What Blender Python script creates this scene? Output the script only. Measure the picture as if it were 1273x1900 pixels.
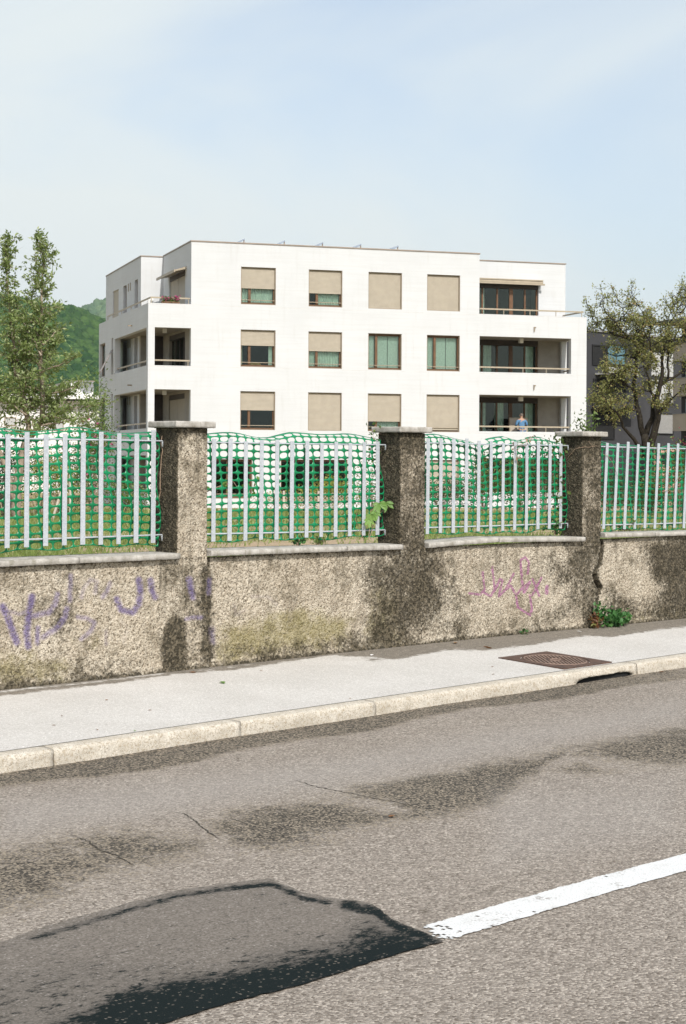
import bpy, bmesh, math, random
import numpy as np
from mathutils import Vector, Matrix, geometry

for o in list(bpy.data.objects):
    bpy.data.objects.remove(o, do_unlink=True)
sc = bpy.context.scene
C = sc.collection
random.seed(7)
RNG = np.random.default_rng(7)
R = math.radians

# ------------------------------------------------------------------ camera
# world: X runs along the street, Y points from the road over the wall, Z up; kerb top z = 0
TH = math.atan(3200 / 3264)          # angle between the picture plane and the street
ROLL = 0.0054
F = 3200.0
CXP, CYP = 636.5, 855.0
H = 1.55
cam_d = bpy.data.cameras.new('camera')
cam = bpy.data.objects.new('camera', cam_d)
C.objects.link(cam)
cam.location = (0, 0, H)
cam.rotation_euler = (math.pi / 2, -ROLL, -TH)
cam_d.sensor_fit = 'VERTICAL'
cam_d.sensor_height = 36.0
cam_d.lens = F / 1900 * 36.0
cam_d.shift_y = -95 / 1900
cam_d.clip_start = 0.1
cam_d.clip_end = 20000
sc.camera = cam

# building direction and sun direction
B = R(17.7) - TH
BD = np.array([math.cos(B), math.sin(B), 0.0])
BN = np.array([-math.sin(B), math.cos(B), 0.0])
SUN_EL = R(43)
_d = R(4.0)
_h = -BN * math.cos(_d) + BD * math.sin(_d)
SUN = Vector((_h[0] * math.cos(SUN_EL), _h[1] * math.cos(SUN_EL), math.sin(SUN_EL)))

# ------------------------------------------------------------------ world
w = bpy.data.worlds.new('World')
sc.world = w
w.use_nodes = True
wt = w.node_tree
wt.nodes.clear()
def wn(t, **k):
    n = wt.nodes.new(t)
    for a, v in k.items():
        setattr(n, a, v)
    return n
wout = wn('ShaderNodeOutputWorld')
wbg = wn('ShaderNodeBackground')
sky = wn('ShaderNodeTexSky')
sky.sky_type = 'NISHITA'
sky.sun_disc = False
sky.sun_elevation = SUN_EL
sky.sun_rotation = math.atan2(SUN.x, SUN.y)
sky.altitude = 300
sky.air_density = 1.0
sky.dust_density = 3.0
sky.ozone_density = 1.2
tc = wn('ShaderNodeTexCoord')
mp = wn('ShaderNodeMapping')
mp.inputs['Rotation'].default_value = (0, R(8), R(-20))
mp.inputs['Scale'].default_value = (1.5, 1.5, 3.2)
mp.inputs['Location'].default_value = (1.9, 0.4, 0.9)
wt.links.new(tc.outputs['Generated'], mp.inputs['Vector'])
n1 = wn('ShaderNodeTexNoise')
n1.inputs['Scale'].default_value = 1.7
n1.inputs['Detail'].default_value = 5
n1.inputs['Roughness'].default_value = 0.5
n1.inputs['Distortion'].default_value = 0.5
wt.links.new(mp.outputs['Vector'], n1.inputs['Vector'])
wr = wn('ShaderNodeMapRange')
wr.interpolation_type = 'SMOOTHSTEP'
for i, v in ((1, 0.30), (2, 0.68), (3, -0.36), (4, 0.30)):
    wr.inputs[i].default_value = v
wt.links.new(n1.outputs['Fac'], wr.inputs[0])
wm = wn('ShaderNodeMix', data_type='RGBA')
sx = wn('ShaderNodeSeparateXYZ')
wt.links.new(tc.outputs['Generated'], sx.inputs[0])
hzr = wn('ShaderNodeMapRange')                  # high thin haze: thicker the lower one looks
for i, v in ((1, 0.02), (2, 0.36), (3, 0.98), (4, 0.46)):
    hzr.inputs[i].default_value = v
wt.links.new(sx.outputs[2], hzr.inputs[0])
wad = wn('ShaderNodeMath', operation='ADD', use_clamp=True)
wt.links.new(wr.outputs[0], wad.inputs[0]); wt.links.new(hzr.outputs[0], wad.inputs[1])
wt.links.new(wad.outputs[0], wm.inputs[0])
wt.links.new(sky.outputs['Color'], wm.inputs[6])
wm.inputs[7].default_value = (4.65, 4.98, 4.97, 1)        # thin white cirrus
wt.links.new(wm.outputs[2], wbg.inputs['Color'])
wbg.inputs['Strength'].default_value = 0.123
wt.links.new(wbg.outputs[0], wout.inputs[0])

# ------------------------------------------------------------------ sun and exposure
sd = bpy.data.lights.new('sun', 'SUN')
sd.energy = 3.0
sd.angle = R(0.6)
sd.color = (1.0, 0.965, 0.915)
so = bpy.data.objects.new('sun', sd)
C.objects.link(so)
so.rotation_euler = SUN.to_track_quat('Z', 'Y').to_euler()
so.location = (0, -20, 40)
sc.view_settings.view_transform = 'Standard'
sc.view_settings.look = 'None'
sc.view_settings.exposure = 0.58
sc.view_settings.gamma = 1.0
sc.view_settings.use_curve_mapping = False
sc.render.engine = 'CYCLES'
sc.cycles.max_bounces = 8
sc.cycles.transparent_max_bounces = 12
sc.cycles.caustics_reflective = False
sc.cycles.caustics_refractive = False

# ------------------------------------------------------------------ measuring helpers
_r = np.array([math.cos(ROLL), 0, math.sin(ROLL)])
_u = np.array([-math.sin(ROLL), 0, math.cos(ROLL)])
_c, _s = math.cos(TH), math.sin(TH)
def ray(x, y):
    r = np.array([0, 1.0, 0]) + (x - CXP) / F * _r - (y - CYP) / F * _u
    return np.array([r[0] * _c + r[1] * _s, -r[0] * _s + r[1] * _c, r[2]])
def at(x, y, D):
    return ray(x, y) * D + np.array([0, 0, H])
def onz(x, y, z):
    r = ray(x, y)
    return r * ((z - H) / r[2]) + np.array([0, 0, H])
def ony(x, y, Y):
    r = ray(x, y)
    return r * (Y / r[1]) + np.array([0, 0, H])
def proj(P):
    P = np.asarray(P, float)
    X, Y, Z = P[..., 0], P[..., 1], P[..., 2] - H
    cx = X * _c - Y * _s
    cy = np.maximum(X * _s + Y * _c, 0.3)
    a = cx * _r[0] + Z * _r[2]
    b = cx * _u[0] + Z * _u[2]
    return CXP + F * a / cy, CYP - F * b / cy
def depth(X, Y):
    return X * _s + Y * _c
def ykerb(X):
    return 7.79 + 0.043 * (X - 5.1)
def zpave(X, Y):
    return 0.05 * (Y - ykerb(X))
def zg(D):
    D = np.clip(D, 12, 82)
    return 0.8 - 0.0213 * (D - 12)
def lawnz(X, Y):
    return float(zg(depth(X, Y)))
WY = 9.46                     # front face of the garden wall
FY = WY + 0.148               # plane of the fence
ROADZ = -0.09

# ------------------------------------------------------------------ node helpers
class G:
    def __init__(s, name):
        s.m = bpy.data.materials.new(name)
        s.m.use_nodes = True
        s.t = s.m.node_tree
        s.t.nodes.clear()
        s.out = s.t.nodes.new('ShaderNodeOutputMaterial')
    def set(s, sock, v):
        if isinstance(v, bpy.types.NodeSocket):
            s.t.links.new(v, sock)
        elif v is not None:
            if sock.type == 'RGBA' and len(v) == 3:
                v = (*v, 1)
            sock.default_value = v
    def n(s, t, ins=None, **k):
        nd = s.t.nodes.new(t)
        for a, v in k.items():
            setattr(nd, a, v)
        for a, v in (ins or {}).items():
            s.set(nd.inputs[a], v)
        return nd
    def pos(s):
        return s.n('ShaderNodeNewGeometry').outputs['Position']
    def obj(s):
        return s.n('ShaderNodeTexCoord').outputs['Object']
    def scale(s, v, xyz, rot=(0, 0, 0)):
        return s.n('ShaderNodeMapping', {'Vector': v, 'Scale': xyz, 'Rotation': rot}).outputs[0]
    def noise(s, v, sc_, det=4, rough=0.55, dist=0.0):
        return s.n('ShaderNodeTexNoise', {'Vector': v, 'Scale': sc_, 'Detail': det, 'Roughness': rough, 'Distortion': dist}).outputs['Fac']
    def vor(s, v, sc_, feature='F1', out='Distance', rnd=1.0):
        return s.n('ShaderNodeTexVoronoi', {'Vector': v, 'Scale': sc_, 'Randomness': rnd}, feature=feature).outputs[out]
    def mr(s, v, a, b, c=0.0, d=1.0, smooth=True):
        return s.n('ShaderNodeMapRange', {0: v, 1: a, 2: b, 3: c, 4: d}, interpolation_type='SMOOTHSTEP' if smooth else 'LINEAR').outputs[0]
    def mix(s, f, a, b, blend='MIX'):
        return s.n('ShaderNodeMix', {0: f, 6: a, 7: b}, data_type='RGBA', blend_type=blend).outputs[2]
    def math(s, op, a, b=None, c=None):
        ins = {0: a}
        if b is not None: ins[1] = b
        if c is not None: ins[2] = c
        return s.n('ShaderNodeMath', ins, operation=op).outputs[0]
    def attr(s, name):
        nd = s.n('ShaderNodeAttribute', attribute_name=name)
        return nd
    def split(s, col):
        nd = s.n('ShaderNodeSeparateColor', {0: col})
        return nd.outputs[0], nd.outputs[1], nd.outputs[2]
    def bump(s, h, strength=0.5, dist=0.01, normal=None):
        return s.n('ShaderNodeBump', {'Height': h, 'Strength': strength, 'Distance': dist, 'Normal': normal}).outputs[0]
    def bsdf(s, col, rough=0.7, normal=None, metal=0.0, spec=0.5, **kw):
        b = s.n('ShaderNodeBsdfPrincipled', {'Base Color': col, 'Roughness': rough, 'Metallic': metal, 'Specular IOR Level': spec, 'Normal': normal, **kw})
        s.t.links.new(b.outputs[0], s.out.inputs[0])
        return b
def simple(name, col, rough=0.6, metal=0.0, var=0.12, sc_=6.0, spec=0.4, bumpd=0.0, fine=60.0):
    g = G(name)
    p = g.pos()
    n = g.noise(p, sc_, 5, 0.6)
    c2 = tuple(max(0.0, c * (1 - var)) for c in col)
    c3 = tuple(min(1.0, c * (1 + var)) for c in col)
    cc = g.mix(g.mr(n, 0.3, 0.7), c2, c3)
    nm = g.bump(g.noise(p, fine, 3), 0.4, bumpd) if bumpd else None
    g.bsdf(cc, rough, nm, metal, spec)
    return g.m
MAT = {}

def m_road():
    g = G('worn_asphalt')
    p = g.pos()
    at_ = g.attr('mask')
    damp, grime, pale = g.split(at_.outputs['Color'])
    stone = g.vor(p, 105, out='Color')
    sr, sg, sb = g.split(stone)
    cell = g.vor(p, 105)
    fine = g.noise(p, 320, 2, 0.6)
    big = g.noise(p, 0.9, 4, 0.55)
    mid = g.noise(p, 9, 4, 0.6)
    base = g.mix(g.mr(big, 0.3, 0.7), (0.25, 0.213, 0.178), (0.31, 0.27, 0.23))
    agg = g.mix(sr, (0.095, 0.076, 0.057), (0.62, 0.55, 0.47))
    base = g.mix(g.mr(sg, 0.1, 0.8, 0.35, 0.95), base, agg)
    base = g.mix(g.mr(mid, 0.25, 0.75, 0.0, 0.22), base, (0.17, 0.145, 0.12))
    base = g.mix(g.mr(fine, 0.35, 0.62, 0.0, 0.42), base, (0.09, 0.074, 0.058))
    # damp, dirt-filled areas: matrix goes dark, stones stay
    k = g.math('ADD', damp, g.math('ADD', g.math('MULTIPLY', g.math('SUBTRACT', g.noise(p, 3.2, 8, 0.72), 0.5), 1.5), g.math('ADD', g.math('MULTIPLY', g.math('SUBTRACT', g.noise(p, 14, 6, 0.75), 0.5), 1.1), g.math('MULTIPLY', g.math('SUBTRACT', sb, 0.5), 0.45))))
    dm = g.mr(k, 0.30, 0.78)
    dark = g.mix(g.mr(sb, 0.35, 0.95), (0.03, 0.026, 0.02), (0.30, 0.25, 0.185))
    base = g.mix(g.math('MULTIPLY', dm, 0.92), base, dark)
    k2 = g.math('ADD', grime, g.math('MULTIPLY', g.math('SUBTRACT', g.noise(p, 16, 6, 0.7), 0.5), 1.4))
    base = g.mix(g.math('MULTIPLY', g.mr(k2, 0.35, 0.8), 0.75), base, (0.075, 0.06, 0.042))
    base = g.mix(g.math('MULTIPLY', g.mr(pale, 0.1, 0.9), 0.35), base, (0.36, 0.335, 0.31))
    hgt = g.math('ADD', g.math('MULTIPLY', cell, -1.0), g.math('MULTIPLY', fine, 0.35))
    nm = g.bump(hgt, 0.7, 0.008)
    rough = g.mr(dm, 0, 1, 0.85, 0.75)
    g.bsdf(base, rough, nm, 0, 0.2)
    return g.m
def m_patch():
    g = G('tar_patch')
    p = g.pos()
    tar, edge, _ = g.split(g.attr('mask').outputs['Color'])
    st = g.vor(p, 140, out='Color')
    sr, sg, sb = g.split(st)
    base = g.mix(sr, (0.12, 0.105, 0.088), (0.215, 0.19, 0.165))
    base = g.mix(g.mr(sg, 0.955, 0.99, 0, 0.75), base, (0.33, 0.30, 0.27))
    pm = g.scale(p, (0.55, 1.0, 1.0), (0, 0, R(12)))
    k = g.math('ADD', tar, g.math('MULTIPLY', g.math('SUBTRACT', g.noise(pm, 34, 8, 0.78), 0.5), 2.3))
    km = g.mr(k, 0.44, 0.72)
    base = g.mix(g.mr(tar, 0.2, 0.7, 0.0, 0.7), base, (0.052, 0.05, 0.046))
    tarc = g.mix(g.mr(sb, 0.955, 0.985, 0, 0.7), (0.010, 0.0145, 0.0145), (0.17, 0.15, 0.125))
    base = g.mix(km, base, tarc)
    nm = g.bump(g.math('ADD', g.math('MULTIPLY', km, 0.6), g.noise(p, 200, 3)), 0.5, 0.003)
    g.bsdf(base, g.mr(km, 0, 1, 0.85, 0.8), nm, 0, 0.04)
    return g.m
def m_pave():
    g = G('pale_pavement')
    p = g.pos()
    d1, d2, _ = g.split(g.attr('mask').outputs['Color'])
    fine = g.noise(p, 150, 3, 0.65)
    big = g.noise(p, 1.4, 5, 0.6)
    sr, sg, sb = g.split(g.vor(p, 170, out='Color'))
    base = g.mix(g.mr(big, 0.3, 0.7), (0.50, 0.48, 0.447), (0.575, 0.555, 0.522))
    base = g.mix(g.mr(sr, 0.0, 1.0, 0.0, 0.6), base, (0.33, 0.305, 0.27))
    base = g.mix(g.mr(sg, 0.85, 0.97, 0, 0.7), base, (0.74, 0.71, 0.67))
    k = g.math('ADD', d1, g.math('MULTIPLY', g.math('SUBTRACT', g.noise(p, 9, 7, 0.7), 0.5), 1.3))
    dirt = g.mix(g.mr(sb, 0.3, 0.95), (0.105, 0.088, 0.066), (0.26, 0.225, 0.18))
    dirt = g.mix(g.mr(g.noise(p, 18, 5, 0.7), 0.45, 0.65, 0, 0.55), dirt, (0.07, 0.062, 0.04))
    base = g.mix(g.math('MULTIPLY', g.mr(k, 0.36, 0.64), 0.9), base, dirt)
    spots = g.mr(g.noise(p, 34, 2, 0.5), 0.71, 0.75)
    base = g.mix(g.math('MULTIPLY', spots, 0.5), base, (0.2, 0.17, 0.13))
    nm = g.bump(g.math('ADD', fine, g.vor(p, 170)), 0.4, 0.003)
    g.bsdf(base, 0.85, nm, 0, 0.25)
    return g.m
def m_kerb():
    g = G('cream_granite')
    p = g.pos()
    n = g.noise(p, 7, 6, 0.65)
    base = g.mix(g.mr(n, 0.3, 0.7), (0.47, 0.425, 0.35), (0.61, 0.565, 0.485))
    sp = g.noise(p, 55, 4, 0.7)
    base = g.mix(g.mr(sp, 0.46, 0.66, 0, 0.75), base, (0.35, 0.285, 0.20))
    base = g.mix(g.mr(g.noise(p, 170, 2), 0.54, 0.66, 0, 0.75), base, (0.17, 0.14, 0.105))
    g.bsdf(base, 0.85, g.bump(g.math('ADD', sp, g.noise(p, 150, 3)), 0.7, 0.006), 0, 0.25)
    return g.m
def m_wall():
    g = G('roughcast_render')
    p = g.pos()
    a = g.attr('mask')
    dark, moss, pur = g.split(a.outputs['Color'])
    pink = a.outputs['Alpha']
    big = g.noise(p, 2.2, 5, 0.6)
    mid = g.noise(p, 22, 5, 0.65)
    grain = g.noise(p, 75, 3, 0.7)
    peb = g.vor(p, 74)
    sr, sg, sb = g.split(g.vor(p, 62, out='Color'))
    base = g.mix(g.mr(big, 0.3, 0.7), (0.46, 0.40, 0.31), (0.58, 0.52, 0.42))
    base = g.mix(g.mr(sr, 0.1, 0.9, 0.0, 0.5), base, (0.24, 0.19, 0.135))
    base = g.mix(g.mr(sg, 0.75, 0.95, 0, 0.5), base, (0.56, 0.50, 0.41))
    base = g.mix(g.mr(grain, 0.49, 0.36, 0, 0.92), base, (0.085, 0.066, 0.04))
    blot = g.mr(g.noise(p, 5.0, 6, 0.68), 0.47, 0.68, 0, 0.6)
    base = g.mix(blot, base, (0.15, 0.125, 0.085))
    mo = g.math('ADD', moss, g.math('MULTIPLY', g.math('SUBTRACT', g.noise(p, 9, 6, 0.7), 0.5), 1.3))
    base = g.mix(g.math('MULTIPLY', g.mr(mo, 0.3, 0.85), 0.55), base, (0.19, 0.165, 0.045))
    k = g.math('ADD', dark, g.math('MULTIPLY', g.math('SUBTRACT', g.noise(p, 5.0, 8, 0.76), 0.5), 1.55))
    k = g.math('ADD', k, g.math('MULTIPLY', g.math('SUBTRACT', sg, 0.5), 0.35))
    dcol = g.mix(g.mr(sb, 0.3, 1.0), (0.026, 0.023, 0.015), (0.12, 0.10, 0.068))
    base = g.mix(g.math('MULTIPLY', g.mr(k, 0.22, 0.8), 0.93), base, dcol)
    sep = g.n('ShaderNodeSeparateXYZ', {0: p}).outputs[2]
    stk = g.mr(g.noise(g.scale(p, (9, 9, 0.55)), 1.6, 6, 0.68), 0.50, 0.70)
    stk = g.math('MULTIPLY', stk, g.mr(sep, 0.30, 0.86, 0.0, 0.8))
    base = g.mix(stk, base, (0.07, 0.06, 0.042))
    wear = g.mr(g.math('ADD', grain, g.math('MULTIPLY', mid, 0.5)), 0.58, 0.78)
    pm = g.math('MULTIPLY', g.mr(pur, 0.1, 0.9), g.mr(wear, 0, 1, 0.3, 0.8))
    base = g.mix(pm, base, g.mix(g.mr(pur, 0.3, 0.85), (0.21, 0.175, 0.32), (0.115, 0.088, 0.215)))
    km = g.math('MULTIPLY', g.mr(pink, 0.1, 0.7), g.mr(wear, 0, 1, 0.22, 0.7))
    base = g.mix(km, base, (0.30, 0.095, 0.24))
    hgt = g.math('ADD', g.math('MULTIPLY', peb, -1.2), g.math('MULTIPLY', grain, 1.1))
    g.bsdf(base, 0.92, g.bump(hgt, 0.7, 0.010), 0, 0.1)
    return g.m
def m_coping():
    g = G('weathered_cement')
    p = g.pos()
    n = g.noise(p, 12, 6, 0.68)
    f = g.noise(p, 90, 4, 0.7)
    base = g.mix(g.mr(n, 0.3, 0.7), (0.27, 0.25, 0.215), (0.46, 0.435, 0.395))
    base = g.mix(g.mr(f, 0.42, 0.28, 0, 0.65), base, (0.15, 0.135, 0.105))
    ud = g.mr(g.noise(g.scale(p, (1, 1, 0.3)), 20, 5, 0.7), 0.52, 0.68, 0, 0.55)
    base = g.mix(ud, base, (0.17, 0.155, 0.11))
    g.bsdf(base, 0.9, g.bump(f, 0.7, 0.005), 0, 0.2)
    return g.m
def m_galv():
    g = G('galvanised_steel')
    p = g.pos()
    v = g.vor(p, 110, out='Color')
    sr, _, _ = g.split(v)
    n = g.noise(g.scale(p, (8, 8, 1.2)), 6, 4, 0.6)
    base = g.mix(sr, (0.42, 0.45, 0.48), (0.53, 0.56, 0.585))
    base = g.mix(g.mr(n, 0.5, 0.75, 0, 0.35), base, (0.40, 0.40, 0.39))
    base = g.mix(g.mr(g.noise(p, 30, 4, 0.7), 0.68, 0.74, 0, 0.6), base, (0.30, 0.22, 0.15))
    g.bsdf(base, 0.5, None, 0.25, 0.5)
    return g.m
def m_net():
    g = G('green_plastic')
    p = g.pos()
    n = g.noise(p, 5, 4)
    base = g.mix(g.mr(n, 0.3, 0.7), (0.005, 0.185, 0.068), (0.010, 0.27, 0.105))
    d = g.n('ShaderNodeBsdfPrincipled', {'Base Color': base, 'Roughness': 0.33, 'Specular IOR Level': 0.5})
    t = g.n('ShaderNodeBsdfTranslucent', {'Color': (0.02, 0.42, 0.16, 1)})
    x = g.n('ShaderNodeMixShader', {0: 0.18, 1: d.outputs[0], 2: t.outputs[0]})
    g.t.links.new(x.outputs[0], g.out.inputs[0])
    return g.m
def m_plaster():
    g = G('white_exposed_render')
    p = g.obj()
    big = g.noise(p, 0.35, 5, 0.6)
    streak = g.noise(g.scale(p, (2.2, 2.2, 0.22)), 2.0, 5, 0.65)
    board = g.noise(g.scale(p, (0.25, 0.25, 7.0)), 1.6, 3, 0.6)
    blot = g.noise(p, 1.6, 6, 0.7)
    base = g.mix(g.mr(big, 0.3, 0.7), (0.545, 0.555, 0.56), (0.585, 0.595, 0.60))
    base = g.mix(g.mr(board, 0.4, 0.65, 0, 0.35), base, (0.51, 0.51, 0.50))
    base = g.mix(g.mr(streak, 0.52, 0.75, 0, 0.35), base, (0.45, 0.44, 0.415))
    base = g.mix(g.mr(blot, 0.62, 0.78, 0, 0.28), base, (0.48, 0.465, 0.435))
    g.bsdf(base, 0.9, g.bump(board, 0.15, 0.01), 0, 0.2)
    return g.m
def m_glass(name='window_glass', tint=(0.86, 0.94, 0.89)):
    g = G(name)
    t = g.n('ShaderNodeBsdfTransparent', {'Color': (*tint, 1)})
    gl = g.n('ShaderNodeBsdfGlossy', {'Color': (0.9, 0.95, 0.95, 1), 'Roughness': 0.03})
    fr = g.n('ShaderNodeFresnel', {'IOR': 1.5})
    k = g.mr(fr.outputs[0], 0, 1, 0.0, 0.75, False)
    x = g.n('ShaderNodeMixShader', {0: k, 1: t.outputs[0], 2: gl.outputs[0]})
    g.t.links.new(x.outputs[0], g.out.inputs[0])
    return g.m
def m_leaf(name, c1, c2, c3, transl=0.3, tcol=None, rough=0.5):
    g = G(name)
    a = g.attr('rnd').outputs['Fac']
    base = g.mix(g.mr(a, 0.0, 0.6, 0, 1, False), c1, c2)
    base = g.mix(g.mr(a, 0.7, 1.0, 0, 1, False), base, c3)
    d = g.n('ShaderNodeBsdfPrincipled', {'Base Color': base, 'Roughness': rough, 'Specular IOR Level': 0.4})
    tcol = tcol or tuple(min(1, x * 1.6) for x in c2)
    t = g.n('ShaderNodeBsdfTranslucent', {'Color': (*tcol, 1)})
    x = g.n('ShaderNodeMixShader', {0: transl, 1: d.outputs[0], 2: t.outputs[0]})
    g.t.links.new(x.outputs[0], g.out.inputs[0])
    return g.m
def m_bark(name, c1, c2):
    g = G(name)
    p = g.pos()
    n = g.noise(g.scale(p, (9, 9, 2)), 3, 5, 0.65)
    g.bsdf(g.mix(g.mr(n, 0.3, 0.7), c1, c2), 0.9, g.bump(n, 0.8, 0.03), 0, 0.15)
    return g.m
def m_lawn():
    g = G('patchy_lawn')
    p = g.pos()
    n = g.noise(p, 0.55, 5, 0.65)
    n2 = g.noise(p, 5, 5, 0.7)
    base = g.mix(g.mr(n2, 0.3, 0.7), (0.15, 0.165, 0.055), (0.27, 0.25, 0.11))
    base = g.mix(g.mr(n, 0.40, 0.56, 0, 0.95), base, (0.40, 0.30, 0.20))
    g.bsdf(base, 0.95, g.bump(g.noise(p, 14, 4, 0.7), 0.8, 0.05), 0, 0.1)
    return g.m
def m_rust():
    g = G('rusty_iron')
    p = g.pos()
    n = g.noise(p, 28, 6, 0.7)
    base = g.mix(g.mr(n, 0.3, 0.7), (0.06, 0.042, 0.035), (0.145, 0.085, 0.06))
    base = g.mix(g.mr(g.noise(p, 120, 3), 0.6, 0.7, 0, 0.5), base, (0.24, 0.18, 0.14))
    g.bsdf(base, 0.7, g.bump(n, 0.5, 0.002), 0.3, 0.4)
    return g.m
def m_paint():
    g = G('road_paint')
    p = g.pos()
    n = g.noise(p, 60, 5, 0.7)
    base = g.mix(g.mr(n, 0.40, 0.30, 0, 0.8), (0.63, 0.63, 0.615), (0.40, 0.37, 0.33))
    base = g.mix(g.mr(g.noise(p, 11, 5, 0.7), 0.5, 0.72, 0, 0.35), base, (0.46, 0.44, 0.41))
    sr, sg, sb = g.split(g.vor(p, 120, out='Color'))
    wearn = g.math('ADD', g.noise(p, 8, 5, 0.7), g.math('MULTIPLY', sr, 0.35))
    base = g.mix(g.mr(wearn, 0.84, 0.97, 0, 0.7), base, (0.22, 0.19, 0.165))
    g.bsdf(base, 0.7, g.bump(g.math('ADD', g.noise(p, 130, 3), g.vor(p, 105)), 0.6, 0.004), 0, 0.3)
    return g.m
def m_forest(name, c1, c2, s_):
    g = G(name)
    p = g.pos()
    a = g.attr('rnd').outputs['Fac']
    n = g.noise(p, s_, 5, 0.7)
    base = g.mix(g.mr(a, 0, 1, 0, 1, False), c1, c2)
    base = g.mix(g.mr(n, 0.5, 0.72, 0, 0.7), base, tuple(x * 0.45 for x in c1))
    g.bsdf(base, 0.95, g.bump(n, 1.0, 1.2), 0, 0.05)
    return g.m
MAT['road'] = m_road(); MAT['patch'] = m_patch(); MAT['pave'] = m_pave(); MAT['kerb'] = m_kerb()
MAT['wall'] = m_wall(); MAT['coping'] = m_coping(); MAT['galv'] = m_galv(); MAT['net'] = m_net()
MAT['plaster'] = m_plaster(); MAT['glass'] = m_glass(); MAT['lawn'] = m_lawn(); MAT['rust'] = m_rust(); MAT['paint'] = m_paint()
MAT['rust_worn'] = simple('worn_rusty_iron', (0.23, 0.16, 0.125), 0.6, 0.2, 0.2, 30)
MAT['loggia'] = simple('shade_toned_loggia', (0.33, 0.30, 0.255), 0.9, 0, 0.12, 1.5)  # loggia shade put into the colour of lower walls and ceilings
MAT['shutter'] = simple('taupe_shutter', (0.375, 0.33, 0.26), 0.6, 0, 0.05, 3)
MAT['lining'] = simple('taupe_lining', (0.26, 0.21, 0.15), 0.6, 0, 0.08, 3)
MAT['wood'] = simple('brown_window_wood', (0.13, 0.068, 0.034), 0.5, 0, 0.2, 4)
MAT['rail'] = simple('beige_rail', (0.36, 0.305, 0.225), 0.5, 0, 0.08, 4)
MAT['dark_header'] = simple('dark_brown_panel', (0.055, 0.042, 0.032), 0.6, 0, 0.2, 4)
MAT['curtain'] = simple('pale_curtain', (0.80, 0.84, 0.80), 0.9, 0, 0.12, 5)
MAT['lace'] = simple('lace_curtain', (0.86, 0.92, 0.88), 0.9, 0, 0.22, 26)
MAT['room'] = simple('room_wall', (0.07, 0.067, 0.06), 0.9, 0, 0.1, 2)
MAT['metal_edge'] = simple('roof_edge_metal', (0.30, 0.245, 0.20), 0.5, 0.3, 0.1, 2)
MAT['crack'] = simple('crack_dirt', (0.05, 0.042, 0.03), 0.95, 0, 0.3, 40)
MAT['white_paint'] = simple('white_wall_paint', (0.70, 0.685, 0.66), 0.9, 0, 0.05, 0.7)
MAT['dark_render'] = simple('charcoal_render', (0.042, 0.042, 0.045), 0.9, 0, 0.12, 0.8)
MAT['beige_render'] = simple('beige_render', (0.46, 0.40, 0.33), 0.9, 0, 0.06, 0.8)
MAT['pink_render'] = simple('salmon_render', (0.52, 0.33, 0.25), 0.9, 0, 0.08, 0.8)
MAT['grey_render'] = simple('grey_render', (0.25, 0.25, 0.255), 0.9, 0, 0.06, 0.8)
MAT['blind'] = simple('grey_blind', (0.42, 0.42, 0.41), 0.6, 0, 0.08, 5)
MAT['panel_blue'] = simple('solar_panel_face', (0.30, 0.34, 0.40), 0.25, 0.2, 0.1, 2)
MAT['black'] = simple('black_void', (0.012, 0.012, 0.012), 0.9, 0, 0.2, 5)
MAT['soil'] = simple('bare_soil', (0.22, 0.16, 0.10), 0.95, 0, 0.25, 5, bumpd=0.02, fine=30)
MAT['far_ground'] = simple('far_meadow', (0.09, 0.12, 0.05), 0.95, 0, 0.3, 0.05)
MAT['twig'] = m_bark('dry_twig', (0.24, 0.165, 0.11), (0.40, 0.29, 0.21))
MAT['bark_pale'] = m_bark('pale_bark', (0.21, 0.165, 0.12), (0.36, 0.30, 0.235))
MAT['bark_dark'] = m_bark('dark_bark', (0.014, 0.012, 0.009), (0.05, 0.042, 0.031))
MAT['timber'] = simple('weathered_stake', (0.45, 0.40, 0.33), 0.8, 0, 0.15, 8)
MAT['leaf_ever'] = m_leaf('evergreen_leaf', (0.10, 0.15, 0.04), (0.20, 0.255, 0.08), (0.42, 0.46, 0.26), 0.3)
MAT['leaf_olive'] = m_leaf('spring_leaf', (0.15, 0.15, 0.045), (0.26, 0.275, 0.09), (0.32, 0.21, 0.10), 0.32)
MAT['leaf_mid'] = m_leaf('shrub_leaf', (0.05, 0.085, 0.02), (0.10, 0.15, 0.035), (0.19, 0.24, 0.07), 0.28)
MAT['leaf_dark'] = m_leaf('dark_shrub_leaf', (0.025, 0.05, 0.015), (0.055, 0.09, 0.025), (0.11, 0.15, 0.05), 0.2)
MAT['leaf_yellow'] = m_leaf('yellow_green_leaf', (0.16, 0.18, 0.03), (0.24, 0.26, 0.05), (0.33, 0.34, 0.08), 0.3)
MAT['leaf_fresh'] = m_leaf('fresh_leaf', (0.09, 0.19, 0.03), (0.14, 0.26, 0.05), (0.22, 0.35, 0.09), 0.3)
MAT['leaf_weed'] = m_leaf('weed_leaf', (0.025, 0.085, 0.02), (0.06, 0.17, 0.045), (0.13, 0.27, 0.08), 0.3)
MAT['leaf_red'] = m_leaf('reddish_leaf', (0.13, 0.06, 0.03), (0.20, 0.09, 0.04), (0.16, 0.18, 0.05), 0.3)
MAT['leaf_maroon'] = m_leaf('maroon_leaf', (0.10, 0.012, 0.02), (0.16, 0.02, 0.035), (0.24, 0.05, 0.06), 0.3)
MAT['petal'] = m_leaf('pink_petal', (0.30, 0.04, 0.12), (0.40, 0.08, 0.18), (0.65, 0.25, 0.38), 0.3)
MAT['grass'] = m_leaf('grass_blade', (0.12, 0.17, 0.035), (0.20, 0.25, 0.07), (0.42, 0.36, 0.19), 0.3)
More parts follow.
